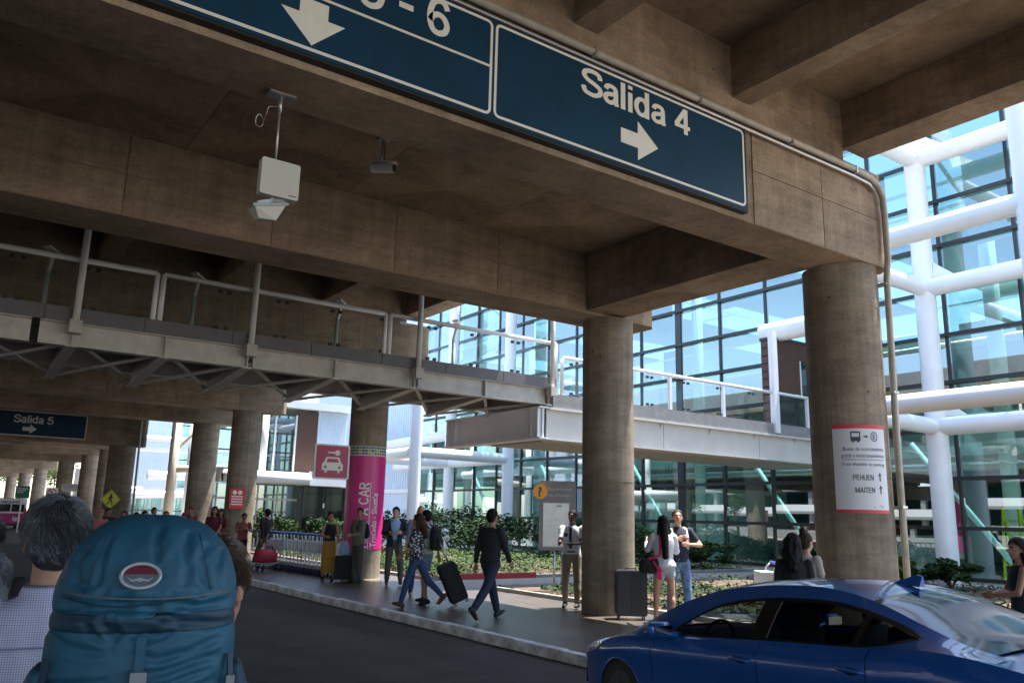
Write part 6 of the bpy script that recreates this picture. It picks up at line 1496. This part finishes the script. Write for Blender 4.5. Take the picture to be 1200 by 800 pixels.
for s in (1, -1):
    side_part(0.0, 1.345, 'front_fender', s); d1 = side_part(1.352, 2.515, 'front_door', s); d2 = side_part(2.522, 3.40, 'rear_door', s); side_part(3.407, 4.57, 'rear_fender', s)
    # dark backing behind the gaps
    MB().box((-s*.80, -3.9, .25), (-s*.83, -1.3, .82)).build('inner_shell', CBLK, cr_, sub=False)
    MB().box((-s*.80, -4.3, .18), (-s*.862, -.45, .235)).build('sill', CBLK, cr_, sub=False) if 0 else None
    # frame bands around the side windows
    A = [1.50 + (3.68-1.50)*k/44 for k in range(45)]
    def band(f0, f1, name, m, off0=0, off1=0, A_=A, n=3):
        vs = []; fs = []
        for a in A_:
            z0_, z1_ = f0(a), f1(a)
            for j in range(n+1):
                z = z0_ + (z1_-z0_)*j/n; vs.append((-s*(sidey(a, z) + off0), -a, z))
        r_ = n+1
        for i in range(len(A_)-1):
            for j in range(n):
                q = (i*r_+j, (i+1)*r_+j, (i+1)*r_+j+1, i*r_+j+1); fs.append(q if s < 0 else q[::-1])
        return MB().add(vs, fs).build(name, m, cr_, True, sub=False)
    T = lambda tab: (lambda a: lerp_tab(tab, a))
    band(T(belt), T(dbot), 'belt_panel', PAINT); band(T(dtop), T(railz), 'roof_side', PAINT)
    Af = [.99 + (1.50-.99)*k/12 for k in range(13)]; band(T(belt), T(railz), 'windscreen_pillar', PAINT, A_=Af)
    Ar = [3.68 + (4.15-3.68)*k/12 for k in range(13)]; band(T(belt), T(railz), 'rear_pillar', PAINT, A_=Ar)
    band(T(dbot), lambda a: lerp_tab(dbot, a) + min(.016, (lerp_tab(dtop,a)-lerp_tab(dbot,a))*.4), 'window_trim', CBLK, .003)
    band(lambda a: lerp_tab(dtop, a) - min(.024, (lerp_tab(dtop,a)-lerp_tab(dbot,a))*.4), T(dtop), 'window_trim', CBLK, .003)
    for a0, a1, nm in ((1.53, 2.40, 'front_window'), (2.55, 3.26, 'rear_window'), (3.30, 3.64, 'quarter_window')):
        A2 = [a0 + (a1-a0)*k/12 for k in range(13)]
        band(lambda a: lerp_tab(dbot, a) + .006, lambda a: lerp_tab(dtop, a) - .006, nm, GLC, -.006, A_=A2)
    for a0, a1, nm in ((2.39, 2.56, 'door_pillar'), (3.255, 3.305, 'window_divider')):
        A2 = [a0 + (a1-a0)*k/4 for k in range(5)]; band(T(dbot), T(dtop), nm, CBLK, .001, A_=A2)
    # chrome-like bright edge on the divider seen from our side
    band(lambda a: lerp_tab(dbot, a) + .02, lambda a: lerp_tab(dtop, a) - .03, 'window_edge', GALV, .0025, A_=[2.548, 2.553, 2.558])
    # handle
    for a, z in ((2.36, .80), (3.30, .875)):
        w0 = side_w(a, z); b = MB(); pts = [(-s*(w0-.004), -(a-.10), z), (-s*(w0+.022), -(a-.075), z+.004), (-s*(w0+.028), -a, z+.006), (-s*(w0+.022), -(a+.075), z+.004), (-s*(w0-.004), -(a+.10), z)]
        b.tube(pts, .0135, 10); b.build('door_handle', PAINT, cr_, True, sub=False)
        b = MB(); b.ell((-s*(w0+.0), -a, z-.003), (.008, .06, .024)); b.build('handle_recess', CBLK, cr_, True, sub=False)
    # mirror
    b = MB(); mx = -s*1.0; b.cap((-s*.80, -1.60, .86), (-s*.93, -1.57, .885), .025, .03); 
    b.rings([(0,0,-.05,.10,.05),(0,0,-.02,.115,.065),(0,0,.035,.115,.06),(0,0,.06,.09,.04)], 18, mtx=Matrix.Translation((-s*.985, -1.56, .905)))
    mk('mirror', remesh(b, .008, 3), PAINT, cr_, True)
    b = MB().box((-s*.985 - .085, -1.625, .875), (-s*.985 + .085, -1.619, .945)); b.build('mirror_glass', CHR, cr_, sub=False)
    b = MB().box((-s*.985 - .10, -1.51, .885), (-s*.985 + .06, -1.498, .893)); b.build('mirror_lamp', WHITE, cr_, sub=False)
    # headlight
    hv = []; 
    for a, zt, zb_ in ((.10,.575,.52),(.2,.605,.535),(.35,.645,.565),(.5,.675,.60),(.60,.69,.665)):
        hv.append((-s*(side_w(a, zt)-.004+.006), -a, zt)); hv.append((-s*(side_w(a, zb_)+.004), -a, zb_))
    b = MB(); b.add(hv, [(2*i, 2*i+1, 2*i+3, 2*i+2) for i in range(4)]); b.build('headlight', mat('lamp glass', (.5,.55,.6), .06, metal=.6), cr_, True, sub=False)
    b = MB(); pts = [Vector(v) + Vector((-s*.004, 0, 0)) for v in hv[1::2]]; b.tube(pts, .006, 6); b.build('headlight_trim', CHR, cr_, True, sub=False)
    # wheels
    for a in AX:
        b = MB(); b.tube([(-s*.68, -a, .295), (-s*.69, -a, .295), (-s*.84, -a, .295), (-s*.85, -a, .295)], [.25,.29,.29,.25], 32); w_ = b.build('wheel', BLACK, cr_, 'auto', sub=False)
        b = MB(); b.tube([(-s*.845, -a, .295), (-s*.853, -a, .295)], .19, 24)
        for k in range(5):
            q = 2*PI*k/5; b.bar((-s*.857, -a, .295), (-s*.857, -a + .18*math.cos(q), .295 + .18*math.sin(q)), .05, .012, up=(1,0,0))
        r_ = b.build('rim', mat('rim dark', (.10,.10,.105), .35, metal=.6), w_, sub=False)
        MB().tube([(-s*.45, -a, .30), (-s*.82, -a, .30)], .335, 24, caps=False).build('wheel_well', BLACK, cr_, sub=False)
# top surfaces
def top_surf(a0, a1, name, m, zt, yt, ct, n=16, nn=18, inset=0, lift=0):
    vs = []; fs = []
    for i in range(n+1):
        a = a0 + (a1-a0)*i/n; y0 = yt(a) - inset; z0_ = zt(a)
        for j in range(nn+1):
            u = -1 + 2*j/nn; vs.append((u*y0, -a, z0_ + ct(a)*(1 - abs(u)**2.2) + lift))
    for i in range(n):
        for j in range(nn): fs.append((i*(nn+1)+j, (i+1)*(nn+1)+j, (i+1)*(nn+1)+j+1, i*(nn+1)+j+1)[::-1])
    return MB().add(vs, fs).build(name, m, cr_, True, sub=False)
Tt = lambda tab: (lambda a: lerp_tab(tab, a))
hy = lambda a: side_w(a, lerp_tab(belt, a))
top_surf(0.0, 1.06, 'bonnet', PAINT, Tt(belt), hy, Tt(hoodc), 24)
top_surf(.98, 1.93, 'windscreen', GLC, Tt(railz), Tt(raily), Tt(crown), 16)
top_surf(1.93, 3.24, 'roof', PAINT, Tt(railz), Tt(raily), Tt(crown), 26, 24)
top_surf(3.24, 4.08, 'rear_windscreen', mat('dark window', None), Tt(railz), Tt(raily), Tt(crown), 18, 24)
top_surf(4.08, 4.57, 'boot_lid', PAINT, Tt(belt), hy, lambda a: .035*(4.7-a)/.6, 10)
b = MB(); b.add([(-hy(0.001), 0, lerp_tab(belt,0)), (hy(.001), 0, lerp_tab(belt,0)), (.56, .06, .42), (-.56, .06, .42), (-.58, .04, .22), (.58, .04, .22)], [(0,3,2,1),(3,4,5,2)]); b.build('front_bumper', PAINT, cr_, sub=False)
b = MB(); b.box((-.4, .055, .30), (.4, .075, .50)); b.build('grille', CBLK, cr_, sub=False)
b = MB(); b.box((-.64, -4.6, .3), (.64, -4.56, .97)); b.build('rear_bumper', PAINT, cr_, sub=False)
b = MB(); b.box((-.8, -4.3, .2), (.8, -.3, .24)); b.build('underside', CBLK, cr_, sub=False)
b = MB(); b.add([(-.02,-2.98,1.355),(.02,-2.98,1.355),(.03,-3.20,1.345),(-.03,-3.20,1.345),(-.004,-3.16,1.425),(.004,-3.16,1.425),(.004,-3.21,1.42),(-.004,-3.21,1.42)], [(0,1,5,4),(1,2,6,5),(2,3,7,6),(3,0,4,7),(4,5,6,7)]); b.build('aerial_fin', PAINT, cr_, sub=False)
# interior
b = MB(); b.box((-.74, -4.0, .30), (.74, -1.0, .34)); b.build('cabin_floor', CINT, cr_, sub=False)
b = MB(); b.rings([(0,-1.28,.60,.70,.18),(0,-1.30,.80,.70,.20),(0,-1.26,.86,.66,.12)], 20); b.build('dashboard', CINT, cr_, True, sub=False)
for s in (1, -1):
    for y in (-2.35, -3.15):
        b = MB(); b.rings([(s*-.36, y+.25, .40, .24,.24),(s*-.36, y+.25,.56,.25,.25),(s*-.36,y+.22,.60,.2,.2)], 16); b.rings([(s*-.36, y, .50, .24,.08),(s*-.36,y-.08,.80,.23,.07),(s*-.36,y-.15,1.0,.17,.05)], 16); b.build('seat', CINT, cr_, True, sub=False)
        b = MB(); b.ell((s*-.36, y-.17, 1.09), (.13,.05,.085)); b.build('headrest', CINT, cr_, True, sub=False)
b = MB(); b.tube([Vector((-.36 + .17*math.cos(q), -1.55 - .05*math.sin(q), .80 + .16*math.sin(q))) for q in [2*PI*k/28 for k in range(29)]], .013, 8, caps=False); b.bar((-.36,-1.56,.80), (-.36,-1.40,.76), .05,.05); b.bar((-.52,-1.55,.80), (-.20,-1.55,.80), .03,.015); b.build('steering_wheel', CBLK, cr_, True, sub=False)

for o_ in list(TS.collection.objects): bpy.data.objects.remove(o_)
bpy.data.scenes.remove(TS)
